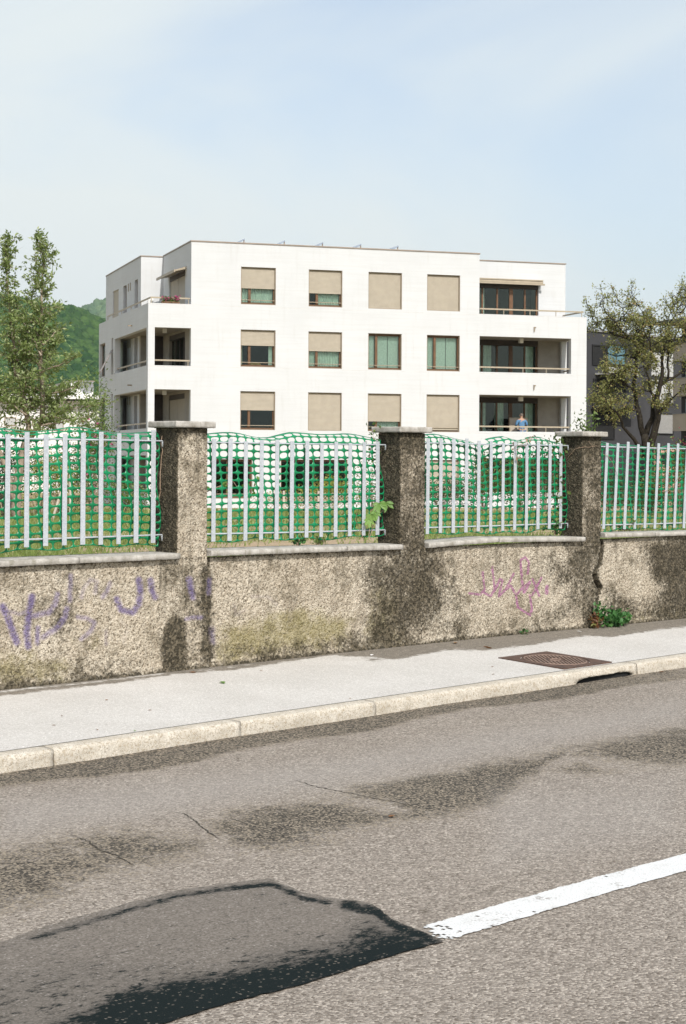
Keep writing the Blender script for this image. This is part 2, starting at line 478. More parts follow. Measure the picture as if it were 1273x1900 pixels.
MAT['dry_leaf'] = m_leaf('dry_leaf_brown', (0.15, 0.07, 0.03), (0.24, 0.12, 0.05), (0.30, 0.19, 0.10), 0.2)
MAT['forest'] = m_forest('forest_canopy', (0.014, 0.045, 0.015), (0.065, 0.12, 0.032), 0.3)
MAT['forest_far'] = m_forest('hazed_forest_canopy', (0.075, 0.125, 0.07), (0.12, 0.175, 0.09), 0.12)  # distance haze put into the colour, paler than the near canopy
MAT['skin'] = simple('skin', (0.42, 0.25, 0.17), 0.6, 0, 0.05, 8)
MAT['shirt'] = simple('blue_shirt', (0.09, 0.20, 0.34), 0.9, 0, 0.15, 20)
MAT['jeans'] = simple('blue_jeans', (0.07, 0.14, 0.25), 0.9, 0, 0.15, 20)
MAT['hair'] = simple('grey_hair', (0.16, 0.13, 0.11), 0.9, 0, 0.2, 40)

# ------------------------------------------------------------------ mesh helpers
def link(o, parent=None):
    C.objects.link(o)
    if parent is not None:
        o.parent = parent
    return o
def tag(o, label=None, cat=None, group=None, kind=None):
    if label: o['label'] = label
    if cat: o['category'] = cat
    if group: o['group'] = group
    if kind: o['kind'] = kind
    return o
def empty(name, loc=(0, 0, 0), rz=0.0):
    o = bpy.data.objects.new(name, None)
    o.location = loc
    o.rotation_euler = (0, 0, rz)
    o.empty_display_size = 0.2
    C.objects.link(o)
    return o
def mesh_np(name, V, Fc, mat, parent=None, mask=None, rnd=None, smooth=False):
    V = np.ascontiguousarray(V, dtype=np.float32)
    Fc = np.ascontiguousarray(Fc, dtype=np.int32)
    me = bpy.data.meshes.new(name)
    k = Fc.shape[1]
    me.vertices.add(len(V)); me.vertices.foreach_set('co', V.ravel())
    me.loops.add(Fc.size); me.loops.foreach_set('vertex_index', Fc.ravel())
    me.polygons.add(len(Fc)); me.polygons.foreach_set('loop_start', np.arange(0, Fc.size, k, dtype=np.int32))
    me.update(calc_edges=True)
    me.validate()
    if mask is not None:
        ca = me.color_attributes.new('mask', 'FLOAT_COLOR', 'POINT')
        ca.data.foreach_set('color', np.ascontiguousarray(mask, dtype=np.float32).ravel())
    if rnd is not None:
        ra = me.attributes.new('rnd', 'FLOAT', 'POINT')
        ra.data.foreach_set('value', np.ascontiguousarray(rnd, dtype=np.float32).ravel())
    if smooth:
        me.polygons.foreach_set('use_smooth', np.ones(len(Fc), dtype=bool))
    me.materials.append(MAT[mat] if isinstance(mat, str) else mat)
    return link(bpy.data.objects.new(name, me), parent)
class MB:
    def __init__(s):
        s.V = []; s.F = []
    def box(s, x0, x1, y0, y1, z0, z1):
        i = len(s.V)
        s.V += [(x0, y0, z0), (x1, y0, z0), (x1, y1, z0), (x0, y1, z0), (x0, y0, z1), (x1, y0, z1), (x1, y1, z1), (x0, y1, z1)]
        s.F += [(i, i + 3, i + 2, i + 1), (i + 4, i + 5, i + 6, i + 7), (i, i + 1, i + 5, i + 4), (i + 1, i + 2, i + 6, i + 5), (i + 2, i + 3, i + 7, i + 6), (i + 3, i, i + 4, i + 7)]
        return s
    def poly(s, pts):
        i = len(s.V)
        s.V += [tuple(p) for p in pts]
        s.F.append(tuple(range(i, i + len(pts))))
        return s
    def prism(s, pts, vec):
        i = len(s.V); n = len(pts)
        s.V += [tuple(p) for p in pts] + [tuple(np.array(p) + np.array(vec)) for p in pts]
        s.F.append(tuple(range(i + n - 1, i - 1, -1)))
        s.F.append(tuple(range(i + n, i + 2 * n)))
        for k in range(n):
            s.F.append((i + k, i + (k + 1) % n, i + n + (k + 1) % n, i + n + k))
        return s
    def tube(s, pts, rad, sides=6, cap=True):
        pts = [np.array(p, float) for p in pts]
        if not hasattr(rad, '__len__'):
            rad = [rad] * len(pts)
        rings = []
        up = np.array([0.13, 0.27, 0.95])
        for k, p in enumerate(pts):
            t = pts[min(k + 1, len(pts) - 1)] - pts[max(k - 1, 0)]
            t = t / (np.linalg.norm(t) + 1e-9)
            a = np.cross(t, up)
            if np.linalg.norm(a) < 1e-3:
                a = np.cross(t, np.array([1.0, 0, 0]))
            a /= np.linalg.norm(a)
            b = np.cross(t, a)
            i = len(s.V)
            for j in range(sides):
                an = 2 * math.pi * j / sides
                s.V.append(tuple(p + rad[k] * (a * math.cos(an) + b * math.sin(an))))
            rings.append(i)
        for k in range(len(rings) - 1):
            for j in range(sides):
                j2 = (j + 1) % sides
                s.F.append((rings[k] + j, rings[k] + j2, rings[k + 1] + j2, rings[k + 1] + j))
        if cap:
            s.F.append(tuple(rings[0] + j for j in range(sides - 1, -1, -1)))
            s.F.append(tuple(rings[-1] + j for j in range(sides)))
        return s
    def build(s, name, mat, parent=None, smooth=False):
        me = bpy.data.meshes.new(name)
        me.from_pydata([tuple(map(float, v)) for v in s.V], [], s.F)
        me.update()
        if smooth:
            for p in me.polygons: p.use_smooth = True
        me.materials.append(MAT[mat])
        return link(bpy.data.objects.new(name, me), parent)
def part(name, mat, parent, *boxes):
    m = MB()
    for b in boxes: m.box(*b)
    return m.build(name, mat, parent)
def grid_faces(nx, ny):
    i = np.arange(nx - 1)[:, None] * ny + np.arange(ny - 1)[None, :]
    i = i.ravel()
    return np.stack([i, i + ny, i + ny + 1, i + 1], 1)
def seg_dist(px, py, pts):
    d = np.full(px.shape, 1e9)
    for (x0, y0), (x1, y1) in zip(pts[:-1], pts[1:]):
        dx, dy = x1 - x0, y1 - y0
        t = np.clip(((px - x0) * dx + (py - y0) * dy) / (dx * dx + dy * dy + 1e-9), 0, 1)
        d = np.minimum(d, np.hypot(px - x0 - t * dx, py - y0 - t * dy))
    return d
def poly_mask(px, py, poly, soft):
    inside = np.zeros(px.shape, bool)
    n = len(poly)
    for i in range(n):
        x0, y0 = poly[i]; x1, y1 = poly[(i + 1) % n]
        if y0 == y1: continue
        c = ((y0 > py) != (y1 > py)) & (px < (x1 - x0) * (py - y0) / (y1 - y0) + x0)
        inside ^= c
    d = seg_dist(px, py, list(poly) + [poly[0]])
    sdist = np.where(inside, d, -d)
    t = np.clip(sdist / soft * 0.5 + 0.5, 0, 1)
    return t * t * (3 - 2 * t)
def hash3(P, seed=0.0):
    q = np.round(P * 2000.0)
    def h(a, b, c):
        v = np.sin(q[:, 0] * a + q[:, 1] * b + q[:, 2] * c + seed) * 43758.5453
        return v - np.floor(v) - 0.5
    return np.stack([h(12.9898, 78.233, 37.719), h(39.346, 11.135, 83.155), h(73.156, 52.235, 9.151)], 1)

# ================================================================== GROUND, ROAD, PAVEMENT
def axis(lo, a, b, hi, fine, coarse):
    return np.concatenate([np.arange(lo, a, coarse), np.arange(a, b, fine), np.arange(b, hi + coarse, coarse)])
g_ = MB(); g_.poly([(-9000, -9000, -1.6), (9000, -9000, -1.6), (9000, 9000, -1.6), (-9000, 9000, -1.6)])
tag(g_.build('ground', 'far_ground'), kind='structure')

# road
xs = axis(-60, 0.5, 13.5, 120, 0.03, 1.5)
ts = np.concatenate([np.arange(0, 1.2, 0.03), np.arange(1.2, 6.0, 0.03), np.arange(6.0, 11, 0.5)])
Xg, Tg = np.meshgrid(xs, ts, indexing='ij')
Yg = ykerb(Xg) - 0.118 - Tg
Zg = np.full_like(Xg, ROADZ) + 0.012 * np.sin(Tg * 0.45) + 0.002 * np.sin(Xg * 3.1 + Tg) 
Zg -= 0.012 * np.sin(0.0)
V = np.stack([Xg.ravel(), Yg.ravel(), Zg.ravel()], 1)
px, py = proj(V)
damp = np.zeros(len(V)); grime = np.zeros(len(V)); pale = np.zeros(len(V))
def addm(arr, poly, soft, k):
    np.maximum(arr, poly_mask(px, py, poly, soft) * k, out=arr)
inview = (depth(V[:, 0], V[:, 1]) > 1.0)
gut = np.clip(1.0 - (Tg.ravel() - 0.30 - 0.06 * np.sin(V[:, 0] * 1.3) - 0.05 * np.sin(V[:, 0] * 3.4 + 1)) / 0.16, 0, 1)
gut *= np.clip((14.0 - V[:, 0]) / 4, 0.45, 1)
damp = np.maximum(damp, gut * 1.05)
DAMPS = [([(-60, 1600), (100, 1556), (230, 1548), (330, 1545), (410, 1568), (330, 1600), (200, 1625), (60, 1680), (-60, 1700)], 60, 0.98),
         ([(375, 1522), (480, 1500), (600, 1490), (650, 1492), (770, 1512), (720, 1526), (640, 1545), (500, 1582), (430, 1572)], 46, 1.05),
         ([(650, 1470), (720, 1455), (860, 1430), (1000, 1403), (1050, 1393), (1020, 1420), (965, 1450), (930, 1480), (850, 1507), (780, 1507), (700, 1482)], 34, 1.3),
         ([(1060, 1392), (1160, 1372), (1300, 1348), (1400, 1330), (1400, 1410), (1290, 1416), (1190, 1415), (1120, 1400)], 34, 1.2),
         ([(980, 1420), (1080, 1416), (1165, 1430), (1110, 1438), (1010, 1432)], 14, 0.8),
         ([(620, 1535), (740, 1513), (760, 1522), (660, 1545)], 12, 0.55)]
for p_, s_, k_ in DAMPS: addm(damp, p_, s_, k_)
for p_, s_, k_ in [([(735, 1690), (860, 1655), (1010, 1610), (1060, 1605), (1000, 1640), (880, 1675), (790, 1715)], 26, 0.52),
                   ([(800, 1770), (960, 1725), (980, 1740), (860, 1780)], 18, 0.42),
                   ([(540, 1570), (700, 1545), (690, 1600), (560, 1620)], 40, 0.35),
                   ([(1000, 1440), (1170, 1450), (1150, 1490), (1010, 1470)], 30, 0.35),
                   ([(0, 1620), (200, 1600), (160, 1680), (0, 1720)], 40, 0.42)]:
    addm(grime, p_, s_, k_)
addm(pale, [(0, 1480), (640, 1400), (1273, 1290), (1273, 1340), (700, 1450), (0, 1560)], 40, 0.8)
addm(pale, [(900, 1460), (1273, 1430), (1273, 1560), (900, 1620)], 60, 0.6)
mask = np.stack([damp, grime, pale, np.zeros(len(V))], 1)
mask[~inview, :3] = 0
road = mesh_np('road', V, grid_faces(len(xs), len(ts))[:, ::-1], 'road', None, mask, smooth=True)
tag(road, kind='structure')
def roadz(x, y):
    T = ykerb(x) - 0.118 - y
    return ROADZ + 0.012 * math.sin(T * 0.45) + 0.002 * math.sin(x * 3.1 + T)

# cracks in the asphalt (narrow, ragged, dirt-filled)
def crack(pts, wid):
    P = [onz(x, y, ROADZ) for x, y in pts]
    Q = []
    for a, b in zip(P[:-1], P[1:]):
        n = max(2, int(np.linalg.norm(b - a) / 0.02))
        for k in range(n): Q.append(a + (b - a) * k / n)
    Q.append(P[-1])
    m = MB(); n = len(Q)
    prev = None
    for k, q in enumerate(Q):
        t = Q[min(k + 1, n - 1)] - Q[max(k - 1, 0)]
        t = t / np.linalg.norm(t)
        nn = np.array([-t[1], t[0], 0])
        wv = 0.8 * wid * min(1, k / 5, (n - 1 - k) / 5) * random.uniform(0.3, 1.5) + 0.0006
        q = q + nn * random.uniform(-0.006, 0.006)
        zz = roadz(q[0], q[1]) + 0.0025
        cur = ((q[0] + nn[0] * wv, q[1] + nn[1] * wv, zz), (q[0] - nn[0] * wv, q[1] - nn[1] * wv, zz))
        if prev: m.poly([prev[0], prev[1], cur[1], cur[0]])
        prev = cur
    m.build('crack', 'crack', road)
crack([(132, 1553), (165, 1566), (182, 1580), (215, 1592), (250, 1612)], 0.004)
crack([(325, 1509), (345, 1514), (368, 1532), (390, 1550), (412, 1562)], 0.004)
crack([(545, 1450), (585, 1463), (640, 1475), (665, 1477)], 0.0035)
crack([(620, 1470), (700, 1487), (745, 1495), (782, 1506)], 0.0025)
crack([(1050, 1384), (1085, 1388), (1140, 1400), (1182, 1417)], 0.003)
crack([(500, 1585), (540, 1580), (600, 1572), (660, 1575)], 0.0015)

# dark tar patch
outl = [(-260, 1835), (0, 1757), (130, 1715), (330, 1660), (450, 1643), (500, 1637), (530, 1650), (565, 1664), (605, 1673), (660, 1678), (692, 1686), (725, 1712), (780, 1735), (824, 1754), (700, 1790), (560, 1838), (440, 1868), (330, 1902), (150, 1960), (-100, 2060), (-420, 2160)]
P = [onz(x, y, ROADZ)[:2] for x, y in outl]
Q = []
for i in range(len(P)):
    a, b = P[i], P[(i + 1) % len(P)]
    n = max(1, int(np.linalg.norm(b - a) / 0.03))
    for k in range(n):
        q = a + (b - a) * k / n
        if k: q = q + RNG.uniform(-0.005, 0.005, 2)
        Q.append(q)
poly2 = [Vector(q) for q in Q]
A = np.array(Q)
gx, gy = np.meshgrid(np.arange(A[:, 0].min(), A[:, 0].max(), 0.025), np.arange(A[:, 1].min(), A[:, 1].max(), 0.025), indexing='ij')
gx = gx.ravel(); gy = gy.ravel()
keep = poly_mask(gx, gy, [tuple(q) for q in Q], 0.02) > 0.99
pts = poly2 + [Vector((x, y)) for x, y in zip(gx[keep], gy[keep])]
nO = len(poly2)
vs, es, fs, *_ = geometry.delaunay_2d_cdt(pts, [(i, (i + 1) % nO) for i in range(nO)], [], 1, 1e-5)
V = np.array([(v.x, v.y, roadz(v.x, v.y) + 0.006) for v in vs])
px, py = proj(V)
tar = np.interp(py, [1640, 1700, 1760, 1900], [0.30, 0.26, 0.30, 0.36])
addm(tar, [(840, 1752), (690, 1695), (620, 1735), (500, 1760), (420, 1785), (330, 1805), (200, 1840), (40, 1900), (300, 2000), (480, 1870), (700, 1800)], 75, 0.72)
addm(tar, [(-200, 1850), (100, 1790), (330, 1790), (300, 1850), (100, 1960), (-300, 2060)], 90, 0.36)
addm(tar, [(850, 1756), (725, 1722), (640, 1758), (560, 1775), (440, 1800), (330, 1815), (220, 1838), (160, 1875), (110, 1915), (300, 1925), (450, 1880), (600, 1835)], 40, 0.98)
addm(tar, [(-120, 1800), (150, 1755), (420, 1765), (560, 1735), (650, 1712), (700, 1696), (850, 1756), (300, 1940), (-250, 2040)], 50, 0.40)
for seg, wd, k_ in [([(60, 1742), (330, 1662), (430, 1648)], 8, 0.58), ([(430, 1648), (505, 1640), (560, 1666), (610, 1676)], 6, 0.78), ([(640, 1680), (700, 1692), (730, 1716), (800, 1745)], 12, 0.85), ([(-200, 1830), (30, 1752)], 7, 0.4)]:
    tar = np.maximum(tar, np.clip(1.3 - seg_dist(px, py, seg) / wd, 0, 1) * k_)
tar = np.maximum(tar, poly_mask(px, py, [(-100, 1800), (120, 1760), (300, 1720), (420, 1730), (300, 1790), (0, 1880), (-200, 1900)], 60) * 0.30)
me_f = np.array([f for f in fs if len(f) == 3])
pt = mesh_np('asphalt_patch', V, me_f, 'patch', None, np.stack([tar, tar * 0, tar * 0, tar * 0], 1), smooth=True)
tag(pt, kind='structure')

# white line
m = MB()
x0 = 4.36
yl = lambda x: 3.934 + 0.004 * (x - 4.4)
NW = 12
rgp = np.random.default_rng(17)
nxs = 420
xg = np.concatenate([x0 + np.arange(150) * 0.012, x0 + 1.8 + np.arange(270) * 0.04])
off = rgp.normal(size=(len(xg), 2)) * 0.0022
off[:, 0] += 0.0025 * np.sin(xg * 31); off[:, 1] += 0.0025 * np.sin(xg * 23 + 2)
wearf = np.sin(xg[:, None] * 37 + np.sin(np.arange(NW) * 2.1)[None]) * np.sin(xg[:, None] * 11 + np.arange(NW)[None] * 1.7) + rgp.normal(size=(len(xg), NW)) * 0.6
for k in range(len(xg) - 1):
    for j in range(NW):
        f0, f1 = j / NW, (j + 1) / NW
        t = xg[k] - x0
        skew = 0.065 * (f0 - 0.5)                 # the oblique worn end of the dash
        edge = j in (0, NW - 1)
        start = t - 0.05 - skew
        if start < -0.02 + 0.018 * rgp.normal(): continue
        if start < 0.14 and wearf[k, j] > 0.75 + start * 6: continue
        if wearf[k, j] > (1.75 if edge else 2.3): continue
        q = []
        for kk, ff in ((k, f0), (k + 1, f0), (k + 1, f1), (k, f1)):
            x = xg[kk]
            e0, e1 = yl(x) + off[kk, 0], yl(x) + 0.176 + off[kk, 1]
            y = e0 + (e1 - e0) * ff
            q.append((x, y, roadz(x, y) + 0.004))
        m.poly(q)
rm = m.build('road_marking', 'paint')
tag(rm, kind='structure')

# pavement
xs = axis(-60, 0.5, 16, 120, 0.04, 1.5)
ts = np.arange(0, 1.0001, 0.022)
Xg, Tg = np.meshgrid(xs, ts, indexing='ij')
Yg = ykerb(Xg) + Tg * (WY + 0.02 - ykerb(Xg))
Yg = np.where(Xg > 38, ykerb(38) + Tg * 0.4 + 0.043 * (Xg - 38) * 1.0, Yg)
dz = np.interp(Xg, [6.1, 7.4, 9.3, 11.4, 12.4, 13.9], [-0.018, -0.011, 0.003, 0.009, 0.003, 0.0]) * Tg
Zg = zpave(Xg, Yg) + dz
V = np.stack([Xg.ravel(), Yg.ravel(), Zg.ravel()], 1)
px, py = proj(V)
d1 = np.zeros(len(V))
def bandpoly(pts, k, soft):
    addm(d1, pts, soft, k)
bandpoly([(-60, 1290), (0, 1283), (200, 1262), (330, 1245), (430, 1236), (600, 1214), (600, 1219), (440, 1243), (330, 1252), (200, 1270), (0, 1292), (-60, 1300)], 0.85, 7)
bandpoly([(590, 1215), (700, 1200), (800, 1190), (950, 1174), (1090, 1162), (1300, 1140), (1300, 1160), (1230, 1168), (1130, 1183), (1080, 1180), (1000, 1195), (960, 1200), (900, 1207), (830, 1206), (790, 1214), (730, 1224), (690, 1220), (640, 1217)], 0.95, 8)
bandpoly([(620, 1216), (720, 1208), (740, 1228), (680, 1228)], 0.5, 10)
foot = np.clip(1.35 - (WY - V[:, 1]) / (0.055 + 0.03 * np.sin(V[:, 0] * 4.1) * np.sin(V[:, 0] * 1.7 + 1)), 0, 1)
d1 = np.maximum(d1, foot * 1.05)
pv = mesh_np('pavement', V, grid_faces(len(xs), len(ts)), 'pave', None, np.stack([d1, d1 * 0, d1 * 0, d1 * 0], 1), smooth=True)
tag(pv, kind='structure')
def pavez(x, y):
    t = (y - ykerb(x)) / (WY + 0.02 - ykerb(x))
    return zpave(x, y) + float(np.interp(x, [6.1, 7.4, 9.3, 11.4, 12.4, 13.9], [-0.018, -0.011, 0.003, 0.009, 0.003, 0.0])) * t

# kerb stones
kerb = empty('kerb', (8, ykerb(8), -0.1))
tag(kerb, kind='structure')
joints = [-8.0, -6.2, -4.4, -2.6, -0.9, 0.8, 2.35, 3.8, 5.37]
for jp in ((490, 1345), (745, 1308)):
    joints.append(float(onz(jp[0], jp[1], 0)[0]))
joints.append(float(onz(1200, 1232, 0)[0]))
while joints[-1] < 40: joints.append(joints[-1] + random.uniform(1.55, 2.0))
gutter_x = (float(onz(1060, 1268, ROADZ)[0]), float(onz(1170, 1252, ROADZ)[0]))
for a, b in zip(joints[:-1], joints[1:]):
    a += 0.003; b -= 0.003
    n = max(8, int((b - a) / 0.03))
    xs = np.linspace(a, b, n)
    prof = [(0.0, -0.20), (0.0, -0.002), (-0.02, 0.0), (-0.10, -0.004), (-0.112, -0.008), (-0.120, -0.02), (-0.122, -0.05), (-0.123, -0.075), (-0.124, -0.10), (-0.124, -0.20)]
    V = []
    for x in xs:
        for j, (dy, dz) in enumerate(prof):
            jx = 0
            if 4 <= j <= 8: dy += random.uniform(-0.004, 0.004); dz += random.uniform(-0.003, 0.003)
            if j in (2, 3): dz += random.uniform(-0.0012, 0.0012)
            if j >= 6 and gutter_x[0] < x < gutter_x[1]:
                e = min(1, (x - gutter_x[0]) / 0.10, (gutter_x[1] - x) / 0.12)
                if j == 6: dz += 0.005 * e
                if j == 7: dz += 0.022 * e; dy += 0.0
                if j >= 8: dy += 0.10 * e; dz = -0.055 if j == 8 else dz
            V.append((x, ykerb(x) + dy, dz - 0.0))
    k = len(prof)
    Fc = grid_faces(n, k)
    o = mesh_np('kerb_stone', np.array(V), Fc, 'kerb', kerb)
    m2 = o.data
    bm = bmesh.new(); bm.from_mesh(m2)
    bm.verts.ensure_lookup_table()
    bm.faces.new([bm.verts[i] for i in range(k)])
    bm.faces.new([bm.verts[(n - 1) * k + i] for i in range(k - 1, -1, -1)])
    bmesh.ops.recalc_face_normals(bm, faces=bm.faces)
    bm.to_mesh(m2); bm.free()
    o.matrix_parent_inverse = kerb.matrix_world.inverted() if False else Matrix.Translation(-Vector(kerb.location))
# the dark gully mouth behind the undercut
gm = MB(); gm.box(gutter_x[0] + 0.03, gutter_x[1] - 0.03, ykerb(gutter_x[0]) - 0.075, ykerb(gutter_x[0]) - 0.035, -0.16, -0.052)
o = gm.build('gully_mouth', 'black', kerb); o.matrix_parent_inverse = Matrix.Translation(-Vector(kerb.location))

# manhole cover
c0 = np.array([(10.213, 8.653), (10.851, 8.677), (10.76, 8.045), (10.13, 8.020)])
cc = c0.mean(0)
mh = empty('manhole_cover', (cc[0], cc[1], pavez(cc[0], cc[1]) + 0.004), R(2.0))
mh.rotation_euler = (math.atan(0.05), 0, R(2.4))
tag(mh, 'square rusty iron manhole cover with a round ribbed lid, set beside the kerb', 'manhole cover')
hs = 0.312
fm = MB()
for k in range(4):
    a0, a1 = [(-hs, -hs, hs, -hs), (hs, -hs, hs, hs), (hs, hs, -hs, hs), (-hs, hs, -hs, -hs)][k][:2], None
nseg = 48
for k in range(nseg):      # frame plate with a round hole
    a, b = 2 * math.pi * k / nseg, 2 * math.pi * (k + 1) / nseg
    def sq(t):
        c, s = math.cos(t), math.sin(t)
        q = hs / max(abs(c), abs(s))
        return (c * q, s * q)
    r = 0.268
    fm.poly([(r * math.cos(a), r * math.sin(a), 0.004), (*sq(a), 0.004), (*sq(b), 0.004), (r * math.cos(b), r * math.sin(b), 0.004)])
    fm.poly([(*sq(a), 0.004), (*sq(a), -0.03), (*sq(b), -0.03), (*sq(b), 0.004)])
    fm.poly([(r * math.cos(b), r * math.sin(b), 0.004), (r * math.cos(b), r * math.sin(b), -0.02), (r * math.cos(a), r * math.sin(a), -0.02), (r * math.cos(a), r * math.sin(a), 0.004)])
fm.build('frame', 'rust', mh)
lm = MB()
lm.tube([(0, 0, -0.02), (0, 0, 0.001)], 0.26, 48)
lid = lm.build('lid', 'rust', mh)
rm_ = MB()
for k in range(-8, 9):
    o_ = k * 0.029
    L_ = math.sqrt(max(0, 0.225 ** 2 - o_ ** 2))
    if L_ < 0.03: continue
    ca, sa = math.cos(R(50)), math.sin(R(50))
    for (l0, l1) in ([(-L_, L_)] if abs(o_) > 0.06 else [(-L_, -0.075), (0.075, L_)]):
        q = [(l0, o_ - 0.007), (l1, o_ - 0.007), (l1, o_ + 0.007), (l0, o_ + 0.007)]
        rm_.prism([(x * ca - y * sa, x * sa + y * ca, 0.0) for x, y in q], (0, 0, 0.006))
rm_.build('rib', 'rust_worn', lid)
rr = MB()
rr.tube([(0.24 * math.cos(t), 0.24 * math.sin(t), 0.001) for t in np.linspace(0, 2 * math.pi, 49)], 0.006, 6, False)
rr.tube([(0.05 * math.cos(t), 0.035 * math.sin(t), 0.001) for t in np.linspace(0, 2 * math.pi, 25)], 0.007, 6, False)
rr.build('ring', 'rust_worn', lid)

# lawn behind the wall
xs = np.concatenate([np.arange(-40, 0, 2), np.arange(0, 60, 1.0), np.arange(60, 220, 6)])
ys = np.concatenate([[WY + 0.2, WY + 0.5], np.arange(WY + 1, 90, 1.0), np.arange(90, 200, 6)])
Xg, Yg = np.meshgrid(xs, ys, indexing='ij')
Zg = zg(depth(Xg, Yg)) + 0.02 * np.sin(Xg * 1.7) * np.sin(Yg * 1.3) - 0.02
V = np.stack([Xg.ravel(), Yg.ravel(), Zg.ravel()], 1)
tag(mesh_np('lawn', V, grid_faces(len(xs), len(ys)), 'lawn', smooth=True), kind='structure')

# ================================================================== GARDEN WALL
PIERS = [(5.385, 5.66), (7.645, 7.918), (9.908, 10.197), (12.252, 12.527), (14.62, 14.89)]
PD = 0.24
wall = empty('garden_wall', (9.9, WY, 0.05))
WINV = Matrix.Translation(-Vector(wall.location))
tag(wall, 'stained roughcast garden wall with pillars, concrete caps and faded purple and pink graffiti', 'wall')
xs = np.concatenate([np.arange(-6, 5.8, 0.06), np.arange(5.8, 14.3, 0.0085), np.arange(14.3, 26, 0.06)])
zs = np.arange(0.0, 0.862, 0.0085)
Xg, Zg = np.meshgrid(xs, zs, indexing='ij')
V = np.stack([Xg.ravel(), np.full(Xg.size, WY), Zg.ravel()], 1)
px, py = proj(V)
RN = RNG.normal(size=Xg.shape)
sm = RN.copy()
sm[1:-1, 1:-1] = (RN[1:-1, 1:-1] * 2 + RN[:-2, 1:-1] + RN[2:, 1:-1] + RN[1:-1, :-2] + RN[1:-1, 2:]) / 3.2
amp = np.where((Xg > 5.8) & (Xg < 14.3), 0.0026, 0.0)
V[:, 1] += (sm * amp).ravel()
# slow waviness of the hand-thrown render
V[:, 1] += 0.004 * np.sin(V[:, 0] * 3.1 + V[:, 2] * 4) * np.sin(V[:, 0] * 1.3 - V[:, 2] * 7)
base_z = np.array([pavez(x, WY) for x in xs])
hz = (Zg - base_z[:, None]).ravel()
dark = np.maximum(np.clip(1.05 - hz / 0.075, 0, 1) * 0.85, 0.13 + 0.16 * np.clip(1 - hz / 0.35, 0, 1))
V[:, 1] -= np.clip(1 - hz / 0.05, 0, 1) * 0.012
moss = np.zeros(len(V)); pur = np.zeros(len(V)); pink = np.zeros(len(V))
for p_, s_, k_ in [([(690, 1035), (745, 1020), (800, 1010), (835, 1060), (850, 1110), (800, 1180), (760, 1200), (670, 1212), (695, 1140), (680, 1080)], 56, 0.85),
                   ([(690, 1100), (735, 1080), (745, 1160), (735, 1205), (665, 1212), (685, 1160)], 24, 0.85),
                   ([(302, 1165), (325, 1140), (345, 1150), (348, 1245), (296, 1252)], 16, 1.0),
                   ([(372, 1040), (394, 1050), (396, 1110), (400, 1235), (370, 1244)], 14, 0.9),
                   ([(330, 1060), (384, 1040), (390, 1240), (330, 1245)], 26, 0.42),
                   ([(1195, 1000), (1273, 995), (1420, 990), (1420, 1170), (1200, 1160), (1225, 1090), (1190, 1040)], 46, 1.0),
                   ([(1120, 1090), (1200, 1110), (1260, 1150), (1110, 1165)], 24, 0.6),
                   ([(1050, 1000), (1112, 1000), (1108, 1050), (1085, 1110), (1060, 1090), (1045, 1040)], 30, 0.85),
                   ([(980, 1025), (1090, 1015), (1085, 1160), (1040, 1110), (990, 1060)], 40, 0.58),
                   ([(790, 1120), (860, 1140), (900, 1180), (780, 1195)], 30, 0.5),
                   ([(1040, 1110), (1095, 1100), (1100, 1165), (960, 1175)], 26, 0.5),
                   ([(270, 1042), (335, 1042), (335, 1110), (295, 1085)], 22, 0.42),
                   ([(60, 1060), (130, 1050), (180, 1100), (150, 1190), (90, 1200), (60, 1120)], 40, 0.42),
                   ([(-60, 1225), (200, 1215), (330, 1215), (330, 1260), (-60, 1300)], 30, 0.42),
                   ([(400, 1195), (640, 1175), (680, 1160), (680, 1215), (390, 1245)], 22, 0.5)]:
    np.maximum(dark, poly_mask(px, py, p_, s_) * k_, out=dark)
# coping shadow deepened in colour along the top of the wall
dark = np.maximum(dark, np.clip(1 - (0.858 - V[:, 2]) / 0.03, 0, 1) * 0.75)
for (a_, b_), k_ in zip(PIERS, (0.3, 0.30, 0.66, 0.66, 0.4)):
    inp = np.clip((V[:, 0] - a_ + 0.02) / 0.05, 0, 1) * np.clip((b_ + 0.02 - V[:, 0]) / 0.05, 0, 1)
    dark = np.maximum(dark, inp * k_)
for p_, s_, k_ in [([(400, 1160), (480, 1140), (560, 1120), (660, 1140), (640, 1205), (400, 1238)], 36, 0.78),
                   ([(-60, 1200), (60, 1200), (160, 1225), (120, 1275), (-60, 1285)], 36, 0.62),
                   ([(688, 1080), (745, 1080), (750, 1200), (665, 1208)], 26, 0.6),
                   ([(120, 1180), (210, 1160), (220, 1200), (140, 1220)], 24, 0.4),
                   ([(1120, 1130), (1300, 1120), (1300, 1160), (1110, 1165)], 20, 0.5)]:
    np.maximum(moss, poly_mask(px, py, p_, s_) * k_, out=moss)
def zz1(pts): return [(x / 1.989, 1000 + y / 1.989) for x, y in pts]
def zz2(pts): return [(640 + x / 2.011, 980 + y / 2.011) for x, y in pts]
